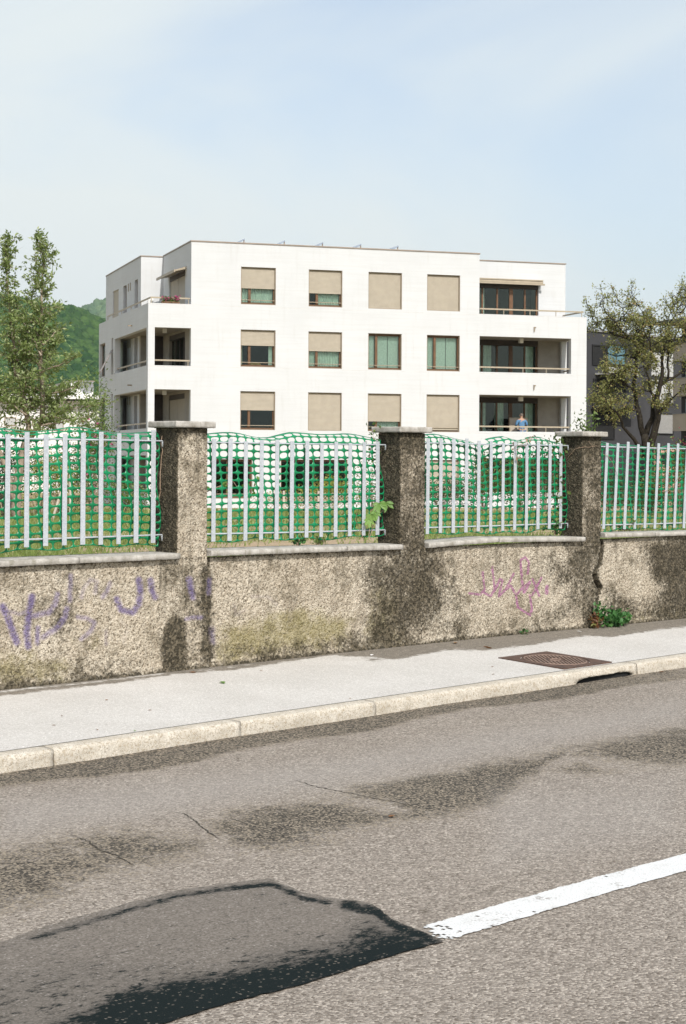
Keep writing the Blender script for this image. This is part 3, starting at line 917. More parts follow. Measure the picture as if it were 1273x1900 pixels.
for st, wd, k_ in [([(10, 250), (25, 280), (45, 340), (62, 382)], 9, 1.0), ([(118, 212), (105, 290), (98, 345), (104, 398)], 8.5, 0.95), ([(20, 262), (70, 278), (112, 262)], 6, 0.5),
                   ([(212, 205), (205, 240), (180, 272), (118, 285)], 8, 0.7), ([(248, 258), (240, 290), (215, 325), (160, 362)], 8, 0.7), ([(140, 328), (138, 385)], 7, 0.8),
                   ([(262, 135), (260, 180), (258, 228)], 7, 0.6), ([(302, 215), (310, 180), (335, 150), (358, 158), (352, 200)], 7, 0.45), ([(408, 162), (395, 195), (380, 215)], 7, 0.6),
                   ([(288, 288), (320, 292), (350, 310), (335, 340), (300, 370)], 7, 0.6), ([(432, 222), (448, 262), (490, 272), (512, 240), (518, 195), (512, 150)], 8, 0.9),
                   ([(555, 152), (560, 190), (572, 215)], 8, 0.85), ([(697, 148), (703, 180), (712, 216)], 8, 0.8), ([(690, 295), (715, 290), (742, 290)], 6, 0.7), ([(772, 150), (770, 200)], 7, 0.6),
                   ([(785, 330), (788, 380)], 8, 0.5), ([(392, 340), (390, 390)], 6, 0.4), ([(865, 240), (872, 282), (905, 262)], 6, 0.28), ([(930, 212), (990, 214), (1020, 240)], 6, 0.3), ([(445, 300), (470, 330), (455, 380)], 7, 0.25)]:
    d = seg_dist(px, py, zz1(st))
    np.maximum(pur, np.clip(1.3 - d / (wd * 1.95 / 1.989), 0, 1) * k_ * 0.9, out=pur)
for st in [[(465, 243), (505, 248), (522, 230), (515, 165)], [(520, 240), (545, 255), (560, 225), (550, 145)], [(560, 235), (580, 190), (590, 195), (575, 255), (600, 230), (630, 170)],
           [(600, 230), (620, 215), (640, 250), (660, 225), (690, 200)], [(660, 190), (655, 120), (672, 108), (685, 125), (682, 170)], [(640, 255), (645, 295), (690, 325), (698, 300), (690, 250)],
           [(660, 190), (668, 240)], [(690, 205), (670, 240)], [(700, 190), (725, 252)], [(733, 185), (700, 250)], [(754, 218), (752, 242)]]:
    wd = 6.5 if st[0][0] == 754 else 4.2
    d = seg_dist(px, py, zz2(st))
    np.maximum(pink, np.clip(1.4 - d / (wd / 2.011), 0, 1), out=pink)
ck = [(1116, 996), (1118.5, 1014), (1113.4, 1047), (1103, 1063), (1106.5, 1077), (1114.5, 1093), (1110, 1106), (1107, 1125)]
dck = seg_dist(px, py, ck)
cw = np.interp(py, [996, 1040, 1063, 1068, 1090, 1100, 1125], [1.6, 2.4, 2.0, 3.2, 3.4, 2.0, 1.0])
V[:, 1] += np.clip(1.5 - dck / cw, 0, 1) * 0.075
dark = np.maximum(dark, np.clip(1.6 - dck / (cw * 1.6), 0, 1) * 1.2)
sck = seg_dist(px, py, [(386.5, 1030), (388, 1110), (389.5, 1240)])
V[:, 1] += np.clip(1.2 - sck / 1.2, 0, 1) * 0.03
dark = np.maximum(dark, np.clip(1.5 - sck / 2.5, 0, 1))
mask = np.stack([dark, moss, pur, pink], 1)
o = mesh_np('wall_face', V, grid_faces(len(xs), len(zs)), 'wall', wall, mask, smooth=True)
o.matrix_parent_inverse = WINV
o = part('wall_core', 'wall', wall, (-6, 26, WY + 0.11, WY + PD, -0.3, 0.8))
o.matrix_parent_inverse = WINV

def crack_push(V):
    px, py = proj(V)
    d = seg_dist(px, py, ck)
    cw = np.interp(py, [996, 1040, 1063, 1068, 1090, 1100, 1125], [1.6, 2.4, 2.0, 3.2, 3.4, 2.0, 1.0])
    return np.clip(1.5 - d / cw, 0, 1) * 0.075 * (V[:, 1] < WY + 0.01), np.clip(1.6 - d / (cw * 1.6), 0, 1) * 1.2
def rough_box(name, x0, x1, y0, y1, z0, z1, res, amp, mat, parent, maskf, faces='FLRBT'):
    Vs, Fs, off = [], [], 0
    def gridp(a, b, fn):
        nonlocal off
        na, nb = max(2, int(round(a[1] - a[0], 6) / res) + 1), max(2, int(round(b[1] - b[0], 6) / res) + 1)
        A_, B_ = np.meshgrid(np.linspace(*a, na), np.linspace(*b, nb), indexing='ij')
        Vs.append(fn(A_.ravel(), B_.ravel())); f = grid_faces(na, nb) + off
        Fs.append(f); off += na * nb
    if 'F' in faces: gridp((x0, x1), (z0, z1), lambda a, b: np.stack([a, a * 0 + y0, b], 1))
    if 'L' in faces: gridp((y0, y1), (z0, z1), lambda a, b: np.stack([a * 0 + x0, a, b], 1))
    if 'R' in faces: gridp((y0, y1), (z0, z1), lambda a, b: np.stack([a * 0 + x1, a, b], 1))
    if 'B' in faces: gridp((x0, x1), (z0, z1), lambda a, b: np.stack([a, a * 0 + y1, b], 1))
    if 'T' in faces: gridp((x0, x1), (y0, y1), lambda a, b: np.stack([a, b, a * 0 + z1], 1))
    if 'U' in faces: gridp((x0, x1), (y0, y1), lambda a, b: np.stack([a, b, a * 0 + z0], 1))
    V = np.concatenate(Vs); Fc = np.concatenate(Fs)
    mk = maskf(V) if maskf else None
    push = crack_push(V) if maskf else None
    V = V + hash3(V) * amp * 2
    if maskf:
        V[:, 1] += push[0]; mk[:, 0] = np.maximum(mk[:, 0], push[1])
    # rounded, worn vertical edges
    o = mesh_np(name, V, Fc, mat, parent, mk, smooth=True)
    bm = bmesh.new(); bm.from_mesh(o.data)
    bmesh.ops.remove_doubles(bm, verts=bm.verts, dist=0.0006)
    bmesh.ops.recalc_face_normals(bm, faces=bm.faces)
    bm.to_mesh(o.data); bm.free()
    return o
for i, (a, b) in enumerate(PIERS):
    fine = 0.009 if 1 <= i <= 3 else 0.05
    def mf(V, a=a, i=i):
        n = len(V)
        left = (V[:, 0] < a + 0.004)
        dk = np.where(left, 0.95, 0.10)  # left face darker: lichen and dirt, plus its shade put into colour
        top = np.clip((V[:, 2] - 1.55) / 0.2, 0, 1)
        dk = np.maximum(dk, np.where(left, 1.15, 0.6) * top)  # below the cap: lichen, and on the left face cap shade in colour
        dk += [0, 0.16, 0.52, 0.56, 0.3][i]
        px, py = proj(V)
        lo = np.clip((0.95 - V[:, 2]) / 0.15, 0, 1)
        if i == 2:
            dk = np.maximum(dk, 0.62 * lo)
        if i == 3:
            dk = np.maximum(dk, 0.4)
        if i == 1:
            dk = np.maximum(dk, poly_mask(px, py, [(305, 1165), (330, 1140), (346, 1150), (348, 1250), (296, 1252)], 18) * 1.0)
            dk = np.maximum(dk, poly_mask(px, py, [(374, 1040), (396, 1050), (400, 1235), (372, 1244)], 14) * 0.8)
            dk = np.maximum(dk, 0.3 * lo)
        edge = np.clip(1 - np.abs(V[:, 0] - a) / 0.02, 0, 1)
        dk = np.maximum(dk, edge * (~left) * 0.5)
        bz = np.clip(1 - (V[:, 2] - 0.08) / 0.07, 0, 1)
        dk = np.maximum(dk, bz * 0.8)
        ms = np.where((V[:, 2] > 1.68) & ~left, 0.45, 0.12)
        pr = np.zeros(n)
        if i == 1:
            for st, wd, k_ in [([(697, 148), (703, 180), (712, 216)], 9, 0.85), ([(690, 295), (715, 290), (742, 290)], 7, 0.75), ([(700, 360), (715, 375)], 8, 0.4)]:
                d = seg_dist(px, py, zz1(st))
                pr = np.maximum(pr, np.clip(1.3 - d / (wd * 1.95 / 1.989), 0, 1) * k_ * 0.9)
        return np.stack([dk, ms, pr, pr * 0], 1)
    o = rough_box('pillar', a, b, WY - 0.001, WY + PD, 0.80, 1.776, fine, 0.0028 if fine < 0.02 else 0.0, 'wall', wall, mf)
    o.matrix_parent_inverse = WINV
    cp = rough_box('pillar_cap', a - 0.045, b + 0.045, WY - 0.045, WY + PD + 0.04, 1.779, 1.823, 0.014, 0.0016, 'coping', o, None, 'FLRBTU')
    bv = cp.modifiers.new('round', 'BEVEL'); bv.width = 0.005; bv.segments = 1; bv.limit_method = 'ANGLE'; bv.angle_limit = R(60)
# coping slabs between the pillars
SLABS = [(-5.5, 0.0, .858, .858), (0.004, 2.7, .858, .858), (2.704, 5.38, .858, .858),
         (5.665, 6.78, .860, .858), (6.784, 7.641, .858, .857),
         (7.922, 9.28, .866, .856), (9.284, 9.904, .856, .851),
         (10.201, 11.07, .852, .876), (11.075, 12.248, .872, .847),
         (12.531, 13.3, .872, .862), (13.304, 14.616, .862, .848), (14.894, 17, .85, .85), (17.004, 21, .85, .85), (21.004, 26, .85, .85)]
for a, b, za, zb in SLABS:
    n = max(2, int((b - a) / 0.025)) if 5 < a < 14.5 else 3
    xs = np.linspace(a, b, n)
    prof = [(WY + PD + 0.03, 0.0), (WY + PD + 0.03, 0.040), (WY + 0.16, 0.041), (WY + 0.06, 0.040), (WY - 0.036, 0.039), (WY - 0.046, 0.034), (WY - 0.048, 0.018), (WY - 0.046, 0.002), (WY - 0.043, 0.0)]
    V = []
    for x in xs:
        z0 = za + (zb - za) * (x - a) / (b - a)
        for j, (y, dz) in enumerate(prof):
            jit = 0.0018 if j >= 4 else 0.001
            if j in (5, 7) and random.random() < 0.08: jit = 0.005
            V.append((x, y + random.uniform(-jit, jit), z0 + dz + random.uniform(-jit, jit) * 0.7))
    k = len(prof)
    o = mesh_np('coping_slab', np.array(V), grid_faces(n, k), 'coping', wall)
    bm = bmesh.new(); bm.from_mesh(o.data); bm.verts.ensure_lookup_table()
    for j in range(n - 1):
        bm.faces.new([bm.verts[j * k], bm.verts[(j + 1) * k], bm.verts[(j + 1) * k + k - 1], bm.verts[j * k + k - 1]])
    bm.faces.new([bm.verts[i] for i in range(k)]); bm.faces.new([bm.verts[(n - 1) * k + i] for i in range(k)])
    bmesh.ops.recalc_face_normals(bm, faces=bm.faces)
    bm.to_mesh(o.data); bm.free()
    o.matrix_parent_inverse = WINV

# ================================================================== FENCE PANELS
slat_me = None
def fence(label, xs, ztops, zbots, lean, rails, ends, group='galvanised bar fence panels'):
    global slat_me
    root = empty('fence_panel', (xs[0], FY, 0.95))
    inv = Matrix.Translation(-Vector(root.location))
    tag(root, label, 'fence', group)
    if slat_me is None:
        m = MB(); m.box(-0.0188, 0.0188, -0.003, 0.003, 0, 1)
        o = m.build('slat', 'galv'); slat_me = o.data
        bm = bmesh.new(); bm.from_mesh(slat_me); bmesh.ops.bevel(bm, geom=[e for e in bm.edges], offset=0.0012, segments=1, affect='EDGES'); bm.to_mesh(slat_me); bm.free()
        bpy.data.objects.remove(o)
    for i, x in enumerate(xs):
        o = bpy.data.objects.new('slat', slat_me)
        f = i / max(1, len(xs) - 1)
        z0 = zbots[0] + (zbots[1] - zbots[0]) * f + random.uniform(-0.004, 0.004)
        z1 = ztops[0] + (ztops[1] - ztops[0]) * f + random.uniform(-0.016, 0.012)
        o.location = (x, FY - 0.012, z0)
        o.scale = (random.uniform(0.95, 1.05), 1, z1 - z0)
        o.rotation_euler = (random.uniform(-0.004, 0.004), lean + random.uniform(-0.004, 0.004), random.uniform(-0.05, 0.05))
        link(o, root); o.matrix_parent_inverse = inv
    for (za, zb) in rails:
        m = MB()
        x0, x1 = ends
        m.tube([(x0, FY, za), (xs[0], FY, za), ((x0 + x1) / 2, FY + 0.002, (za + zb) / 2 - 0.002), (x1 - 0.002, FY, zb), (x1, FY, zb), (x1 + 0.001, FY, zb - 0.004), (x1 + 0.002, FY, zb - 0.042)], 0.0062, 8)
        o = m.build('rail', 'galv', root, True); o.matrix_parent_inverse = inv
bay1 = [6.333 + 0.151 * k for k in range(-4, 9)]
bay2 = list(np.linspace(8.093, 9.795, 12))
bay3 = list(np.linspace(10.379, 12.121, 12))
bay4 = [12.75 + 0.1595 * k for k in range(0, 11)]
bay4b = [x for x in bay4 if x < 14.5]
fence('galvanised flat bar fence panel left of the leftmost pillar', bay1, (1.705, 1.748), (0.972, 0.966), 0.003, [(1.690, 1.683), (1.020, 1.019)], (5.67, 7.628))
fence('galvanised flat bar fence panel between the leftmost and middle pillars', bay2, (1.706, 1.697), (0.958, 0.960), 0.004, [(1.679, 1.679), (1.014, 0.999)], (7.925, 9.892))
fence('galvanised flat bar fence panel between the middle and right pillars', bay3, (1.737, 1.716), (0.957, 0.960), 0.004, [(1.700, 1.696), (1.006, 1.001)], (10.20, 12.236))
fence('leaning galvanised flat bar fence panel right of the cracked pillar', bay4b, (1.742, 1.715), (0.936, 0.916), 0.068, [(1.693, 1.683), (0.975, 0.965)], (12.53, 14.60))

# ================================================================== GREEN NETTING
def netting(label, x0, x1, z0, topf, seed, missing=None, slack=1.5):
    rg = np.random.default_rng(seed)
    cw_, ch = 0.0845, 0.056
    nx = int(round((x1 - x0) / cw_)); cw_ = (x1 - x0) / nx
    nz = 15
    ha, hb = cw_ / 2, ch / 2
    per = []
    for k in range(16):
        t = k / 4
        s, f = int(t), t - int(t)
        cs = [(-1, -1), (1, -1), (1, 1), (-1, 1), (-1, -1)]
        per.append((cs[s][0] + (cs[s + 1][0] - cs[s][0]) * f, cs[s][1] + (cs[s + 1][1] - cs[s][1]) * f))
    per = np.array(per)
    th = np.arctan2(per[:, 1], per[:, 0])
    nexp = 2.25
    hx = np.sign(np.cos(th)) * np.abs(np.cos(th)) ** (2 / nexp) * (ha - 0.0048)
    hy = np.sign(np.sin(th)) * np.abs(np.sin(th)) ** (2 / nexp) * (hb - 0.0058)
    hy = np.clip(hy, -(hb - 0.0058), hb - 0.0042)
    outer = per * [ha, hb]; inner = np.stack([hx, hy], 1)
    V, Fc = [], []
    off = 0
    for i in range(nx):
        for j in range(nz):
            if missing and missing(i / nx, j): continue
            c = np.array([(i + 0.5) * cw_, (j + 0.5) * ch])
            V.append(outer + c); V.append(inner + c)
            for k in range(16):
                k2 = (k + 1) % 16
                Fc.append((off + k, off + k2, off + 16 + k2, off + 16 + k))
            off += 32
    V = np.concatenate(V); n = len(V)
    # selvedge along the top
    sv = []
    for i in range(nx * 4 + 1):
        f = i / (nx * 4)
        if missing and missing(min(f, 0.999), nz - 1):
            sv.append(None); continue
        sv.append(off); V = np.concatenate([V, [[f * nx * cw_, nz * ch], [f * nx * cw_, nz * ch + 0.017]]]); off += 2
    for a, b in zip(sv[:-1], sv[1:]):
        if a is not None and b is not None: Fc.append((a, b, b + 1, a + 1))
    X = V[:, 0] + x0; zl = V[:, 1]
    hz = nz * ch
    top = topf(X)
    # the two top rows fold back over the rail and ripple
    fold = np.clip((zl - (hz - 2.0 * ch)) / (2.0 * ch), 0, 1.12)
    sc_ = (top - z0) / (hz - 0.55 * ch * 1.3)
    Z = z0 + (zl - fold ** 2 * ch * 0.85) * sc_
    ph = rg.uniform(0, 6.28, 8)
    Y = np.full(len(V), FY + 0.016)
    Y += slack * (0.008 * np.sin(X * 5.1 + ph[0] + zl * 3) + 0.006 * np.sin(X * 11.3 + ph[1]) * np.sin(zl * 5 + ph[2]) + 0.006 * np.sin(zl * 13 + X * 3 + ph[3])) + 0.006
    Y += fold ** 2 * (0.05 + 0.018 * np.sin(X * 8 + ph[4]))
    Z += slack * 0.006 * np.sin(X * 4.3 + ph[5] + zl * 2) + fold * 0.009 * np.sin(X * 9.7 + ph[6])
    X = X + slack * (0.010 * np.sin(zl * 6.1 + ph[7]) + 0.006 * np.sin(zl * 14 + X * 4))
    bot = np.clip(1 - zl / (1.5 * ch), 0, 1)
    Z += bot * 0.010 * np.sin(X * 13 + ph[2]); Y += bot * 0.02 * np.sin(X * 7 + ph[0])
    Y = np.maximum(Y, FY + 0.009)
    root = mesh_np('plastic_netting', np.stack([X, Y, Z], 1), np.array(Fc), 'net')
    me = root.data
    bm = bmesh.new(); bm.from_mesh(me); bmesh.ops.remove_doubles(bm, verts=bm.verts, dist=0.0004); bm.to_mesh(me); bm.free()
    sol = root.modifiers.new('thickness', 'SOLIDIFY'); sol.thickness = 0.0022; sol.offset = 0
    tag(root, label, 'netting', 'green barrier netting behind the fence')
    return root
def tf(pts):
    xs_, zs_ = zip(*pts)
    return lambda X: np.interp(X, xs_, zs_)
netting('green plastic barrier netting behind the panel left of the leftmost pillar', 5.67, 7.62, 0.945, tf([(5.6, 1.74), (6.3, 1.747), (6.55, 1.735), (6.85, 1.762), (7.2, 1.762), (7.6, 1.747)]), 3)
netting('green plastic barrier netting between the leftmost and middle pillars', 7.93, 9.885, 0.95, tf([(7.9, 1.737), (8.2, 1.742), (8.75, 1.74), (8.95, 1.768), (9.3, 1.768), (9.85, 1.733)]), 5)
netting('torn green plastic barrier netting between the middle and right pillars', 10.205, 12.23, 0.94, tf([(10.2, 1.765), (10.6, 1.768), (11.0, 1.745), (11.1, 1.71), (11.2, 1.74), (11.45, 1.775), (11.65, 1.74), (11.75, 1.76), (12.2, 1.748)]), 9,
        lambda f, j: (j >= 14 and 0.445 < f < 0.50) or (j >= 15 and (0.70 < f < 0.76)) or (j >= 13 and 0.73 < f < 0.75))
netting('sagging green plastic barrier netting right of the cracked pillar', 12.535, 14.61, 0.915, tf([(12.5, 1.742), (13.3, 1.715), (14.0, 1.71), (14.6, 1.70)]), 12, None, 1.8)


# ================================================================== WHITE APARTMENT BUILDING
P0 = at(354.5, 600, 79.8)
bld = empty('apartment_building', (P0[0], P0[1], -0.75), B)
tag(bld, 'white four storey apartment building with taupe shutters and corner loggias behind the fence', 'building')
ZB = 0.75       # local z = world z + ZB
def holes_wall(name, mat, parent, plane, c0, c1, area, holes, extra=()):
    """wall slab between c0 and c1 with rectangular openings; plane 'u' spans u-z, plane 'v' spans v-z"""
    rects = [area] + list(extra)
    a_s = sorted({round(x, 4) for r in rects + list(holes) for x in r[:2]})
    z_s = sorted({round(x, 4) for r in rects + list(holes) for x in r[2:]})
    na, nz = len(a_s) - 1, len(z_s) - 1
    fill = np.zeros((na, nz), bool)
    for i in range(na):
        for j in range(nz):
            a, z = (a_s[i] + a_s[i + 1]) / 2, (z_s[j] + z_s[j + 1]) / 2
            inr = any(r[0] < a < r[1] and r[2] < z < r[3] for r in rects)
            inh = any(r[0] < a < r[1] and r[2] < z < r[3] for r in holes)
            fill[i, j] = inr and not inh
    m = MB()
    def P(a, c, z):
        return (a, c, z + ZB) if plane == 'u' else (c, a, z + ZB)
    for i in range(na):
        for j in range(nz):
            if not fill[i, j]: continue
            a, b, z0, z1 = a_s[i], a_s[i + 1], z_s[j], z_s[j + 1]
            m.poly([P(a, c0, z0), P(b, c0, z0), P(b, c0, z1), P(a, c0, z1)])
            m.poly([P(a, c1, z1), P(b, c1, z1), P(b, c1, z0), P(a, c1, z0)])
            if i == 0 or not fill[i - 1, j]: m.poly([P(a, c0, z0), P(a, c0, z1), P(a, c1, z1), P(a, c1, z0)])
            if i == na - 1 or not fill[i + 1, j]: m.poly([P(b, c0, z1), P(b, c0, z0), P(b, c1, z0), P(b, c1, z1)])
            if j == 0 or not fill[i, j - 1]: m.poly([P(a, c0, z0), P(a, c1, z0), P(b, c1, z0), P(b, c0, z0)])
            if j == nz - 1 or not fill[i, j + 1]: m.poly([P(a, c0, z1), P(b, c0, z1), P(b, c1, z1), P(a, c1, z1)])
    o = m.build(name, mat, parent)
    bm = bmesh.new(); bm.from_mesh(o.data); bmesh.ops.remove_doubles(bm, verts=bm.verts, dist=0.001)
    bmesh.ops.recalc_face_normals(bm, faces=bm.faces); bm.to_mesh(o.data); bm.free()
    return o
def bx(name, mat, *boxes, parent=None):
    return part(name, mat, parent or bld, *[(b[0], b[1], b[2], b[3], b[4] + ZB, b[5] + ZB) for b in boxes])
COLS = [(2.37, 4.06), (5.67, 7.34), (8.65, 10.35), (11.64, 13.35)]
ROWS = [(8.84, 10.59), (5.92, 7.66), (2.97, 4.78)]
GROUND_WIN = [(1.17, 2.97, -0.24, 1.60), (4.34, 7.65, -0.35, 1.60), (11.64, 13.35, -0.24, 1.62)]
LOG_L = [(5.90, 7.65), (3.0, 4.80), (0.05, 1.75)]
LOG_R = [(5.93, 7.68), (3.03, 4.82), (0.05, 1.72)]
holes = [(c[0], c[1], r[0], r[1]) for c in COLS for r in ROWS] + GROUND_WIN
holes += [(-1.70, 0.0, a, b) for a, b in LOG_L] + [(14.38, 19.28, a, b) for a, b in LOG_R]
holes_wall('front_wall', 'plaster', bld, 'u', 0.0, 0.3, (-2.01, 20.12, -0.75, 8.76), holes, [(0.0, 14.36, 8.7, 11.66)])
lh = [(0.38, 8.65, a, b) for a, b in LOG_L] + [(11.4, 13.1, a, b) for a, b in LOG_L] + [(9.05, 9.56, a, b + 0.1) for a, b in LOG_L[:2]]
holes_wall('side_wall', 'plaster', bld, 'v', -2.01, -1.71, (0.3, 13.33, -0.75, 8.76), lh)
sh = []
for k in range(4):
    z = 8.84 - 2.915 * k
    sh += [(12.45, 14.15, z, z + 1.75), (10.15, 11.1, z - 0.5, z + 1.75), (7.12, 7.98, z - 0.5, z + 1.75)]
holes_wall('inner_side_wall', 'plaster', bld, 'v', -1.13, -0.83, (6.61, 16.33, -0.75, 11.62), sh)
holes_wall('recess_wall', 'plaster', bld, 'u', 6.31, 6.61, (-1.13, 0.3, 7.95, 11.62), [])
holes_wall('recess_wall', 'loggia', bld, 'u', 6.31, 6.61, (-1.13, 0.3, -0.75, 7.949), [])  # lower part of the wall takes the shade-toned colour
rh = [(1.3, 4.85, 8.05 - 2.9 * k, 10.5 - 2.9 * k) for k in range(3)]
holes_wall('recess_side_wall', 'plaster', bld, 'v', 0.0, 0.3, (0.3, 6.31, 7.95, 11.66), rh[:1])
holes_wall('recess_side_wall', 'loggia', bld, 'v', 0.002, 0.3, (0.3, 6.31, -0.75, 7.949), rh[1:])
holes_wall('loggia_side_wall', 'plaster', bld, 'v', 14.06, 14.36, (0.3, 2.5, -0.75, 11.66), [])
dh = [(14.7, 18.62, 8.06 - 2.9 * k, 10.62 - 2.9 * k) for k in range(4)]
holes_wall('loggia_back_wall', 'plaster', bld, 'u', 2.5, 2.8, (14.36, 20.12, 7.95, 11.66), dh[:1])
holes_wall('loggia_back_wall', 'loggia', bld, 'u', 2.5, 2.8, (14.36, 20.10, -0.75, 7.949), dh[1:])  # same wall below the terrace, with its shade in the colour
holes_wall('far_side_wall', 'plaster', bld, 'v', 19.82, 20.12, (0.3, 16.0, -0.75, 8.76), [(0.34, 2.3, a, b) for a, b in LOG_R], [(2.8, 16.0, 8.6, 11.66)])
# the stretch of far wall from v=2.5 to 2.8 belongs to the back wall end, so keep it clear of the far wall
holes_wall('rear_wall', 'plaster', bld, 'u', 16.0, 16.3, (-0.83, 20.12, -0.75, 11.62), [])
for k, z in enumerate((8.0, 5.1, 2.2, -0.72)):
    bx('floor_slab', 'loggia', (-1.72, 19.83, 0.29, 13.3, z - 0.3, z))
bx('roof', 'plaster', (0.28, 14.08, 0.28, 16.05, 11.3, 11.5), (14.08, 19.83, 2.78, 16.05, 11.29, 11.49), (-0.85, 0.28, 6.59, 16.05, 11.28, 11.48))
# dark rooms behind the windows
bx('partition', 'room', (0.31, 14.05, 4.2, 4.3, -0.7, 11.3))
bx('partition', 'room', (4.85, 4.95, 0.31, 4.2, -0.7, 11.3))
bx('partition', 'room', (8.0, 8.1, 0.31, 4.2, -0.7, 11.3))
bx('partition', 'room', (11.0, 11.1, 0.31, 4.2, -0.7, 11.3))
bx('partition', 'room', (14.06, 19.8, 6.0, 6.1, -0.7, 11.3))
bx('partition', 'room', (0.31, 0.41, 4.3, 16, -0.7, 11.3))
# metal roof edge
e = 0.03
bx('roof_edge', 'metal_edge', (0.0 - e, 14.36 + e, -e, 0.28, 11.665, 11.72))
bx('roof_edge', 'metal_edge', (0.0 - e, 0.3, 0.285, 6.30, 11.665, 11.72))
bx('roof_edge', 'metal_edge', (-1.13 - e, -0.01, 6.31 - e, 6.6, 11.625, 11.675))
bx('roof_edge', 'metal_edge', (-1.13 - e, -0.8, 6.605, 16.33, 11.625, 11.675))
bx('roof_edge', 'metal_edge', (14.365, 20.12 + e, 2.5 - e, 2.8, 11.665, 11.715))
bx('roof_edge', 'metal_edge', (14.06, 14.36 + e, 0.285, 2.465, 11.665, 11.72))

def shutter_mesh(u0, u1, v, z0, z1):
    m = MB(); step = 0.055
    n = max(1, int((z1 - z0) / step)); st = (z1 - z0) / n
    for k in range(n):
        za, zb = z1 - k * st, z1 - (k + 1) * st
        m.poly([(u0, v + 0.010, za + ZB), (u0, v, za - st * 0.35 + ZB), (u1, v, za - st * 0.35 + ZB), (u1, v + 0.010, za + ZB)])
        m.poly([(u0, v, za - st * 0.35 + ZB), (u0, v + 0.006, zb + ZB), (u1, v + 0.006, zb + ZB), (u1, v, za - st * 0.35 + ZB)])
        m.poly([(u0, v + 0.006, zb + ZB), (u0, v + 0.010, zb + ZB), (u1, v + 0.010, zb + ZB), (u1, v + 0.006, zb + ZB)])
    m.box(u0, u1, v - 0.006, v + 0.014, z0 - 0.05 + ZB, z0 + ZB)
    m.box(u0, u1, v + 0.016, v + 0.02, z0 + ZB, z1 + ZB)
    return m
def curtain_mesh(u0, u1, v, z0, z1, fold=0.11, amp=0.028, hem=0.0):
    m = MB(); n = int((u1 - u0) / 0.02)
    pts = []
    for k in range(n + 1):
        u = u0 + (u1 - u0) * k / n
        pts.append((u, v + amp * math.sin(2 * math.pi * (u - u0) / fold) * (0.7 + 0.3 * math.sin(u * 3))))
    for k, (a, b) in enumerate(zip(pts[:-1], pts[1:])):
        zb = z0 + hem * math.sin(k * 0.35)
        m.poly([(a[0], a[1], zb + ZB), (b[0], b[1], zb + ZB), (b[0], b[1], z1 + ZB), (a[0], a[1], z1 + ZB)])
    return m
def window(u0, u1, z0, z1, shut, curtain='', label=None, rail=True, mullion=0.27):
    d = 0.17
    m = MB()
    def b(*q): m.box(q[0], q[1], q[2], q[3], q[4] + ZB, q[5] + ZB)
    f = 0.085
    b(u0 + 0.002, u0 + f, d, d + 0.07, z0 + 0.002, z1 - 0.002); b(u1 - f, u1 - 0.002, d, d + 0.07, z0 + 0.002, z1 - 0.002)
    b(u0 + f, u1 - f, d, d + 0.07, z0 + 0.002, z0 + 0.11); b(u0 + f, u1 - f, d, d + 0.07, z1 - 0.11, z1 - 0.002)
    um = u0 + (u1 - u0) * mullion
    b(um - 0.06, um + 0.06, d - 0.012, d + 0.068, z0 + 0.112, z1 - 0.112)
    wnd = m.build('window', 'wood', bld)
    if label: wnd['label'] = label
    lin = MB()
    def l(*q): lin.box(q[0], q[1], q[2], q[3], q[4] + ZB, q[5] + ZB)
    l(u0 + 0.002, u0 + 0.035, 0.03, d - 0.002, z0 + 0.03, z1 - 0.03); l(u1 - 0.035, u1 - 0.002, 0.03, d - 0.002, z0 + 0.03, z1 - 0.03)
    l(u0 + 0.002, u1 - 0.002, 0.03, d - 0.002, z1 - 0.028, z1 - 0.002)
    lin.build('shutter_guide', 'lining', wnd)
    bx('sill', 'lining', (u0 + 0.003, u1 - 0.003, 0.012, d - 0.003, z0 + 0.002, z0 + 0.028), parent=wnd)
    for a, c in ((u0 + f, um - 0.06), (um + 0.06, u1 - f)):
        bx('pane', 'glass', (a, c, d + 0.03, d + 0.038, z0 + 0.11, z1 - 0.11), parent=wnd)
    if shut > 0:
        zz = z1 - 0.03 - (z1 - z0 - 0.06) * shut
        if shut < 0.99: zz += 0.05
        else: zz += 0.03
        shutter_mesh(u0 + 0.036, u1 - 0.036, 0.105, zz, z1 - 0.03).build('shutter', 'shutter', wnd)
    if rail and shut < 0.99:
        mm = MB()
        mm.tube([(u0 + 0.036, 0.075, z0 + 0.21 + ZB), (u1 - 0.036, 0.075, z0 + 0.21 + ZB)], 0.016, 6)
        mm.build('guard_rail', 'rail', wnd)
    if curtain == 'full':
        curtain_mesh(u0 + 0.05, u1 - 0.05, d + 0.16, z0 + 0.02, z1, 0.13, 0.03, 0.02).build('curtain', 'curtain', wnd)
    elif curtain == 'lace':
        g1 = curtain_mesh(u0 + 0.05, um - 0.03, d + 0.16, z0 + 0.10, z1, 0.3, 0.008); g1.build('curtain', 'lace', wnd)
        mid = (um + u1) / 2
        curtain_mesh(um + 0.03, mid - 0.015, d + 0.16, z0 + 0.10, z1, 0.3, 0.008).build('curtain', 'lace', wnd)
        curtain_mesh(mid + 0.015, u1 - 0.06, d + 0.16, z0 + 0.10, z1, 0.3, 0.008).build('curtain', 'lace', wnd)
    elif curtain == 'sides':
        curtain_mesh(u0 + 0.09, u0 + 0.15, d + 0.12, z0 + 0.02, z1, 0.06, 0.02).build('curtain', 'curtain', wnd)
        curtain_mesh(u1 - 0.27, u1 - 0.10, d + 0.12, z0 + 0.02, z1, 0.06, 0.02).build('curtain', 'curtain', wnd)
    elif curtain == 'right':
        curtain_mesh(um + 0.05, u1 - 0.05, d + 0.16, z0 + 0.02, z1, 0.12, 0.03).build('curtain', 'curtain', wnd)
    return wnd
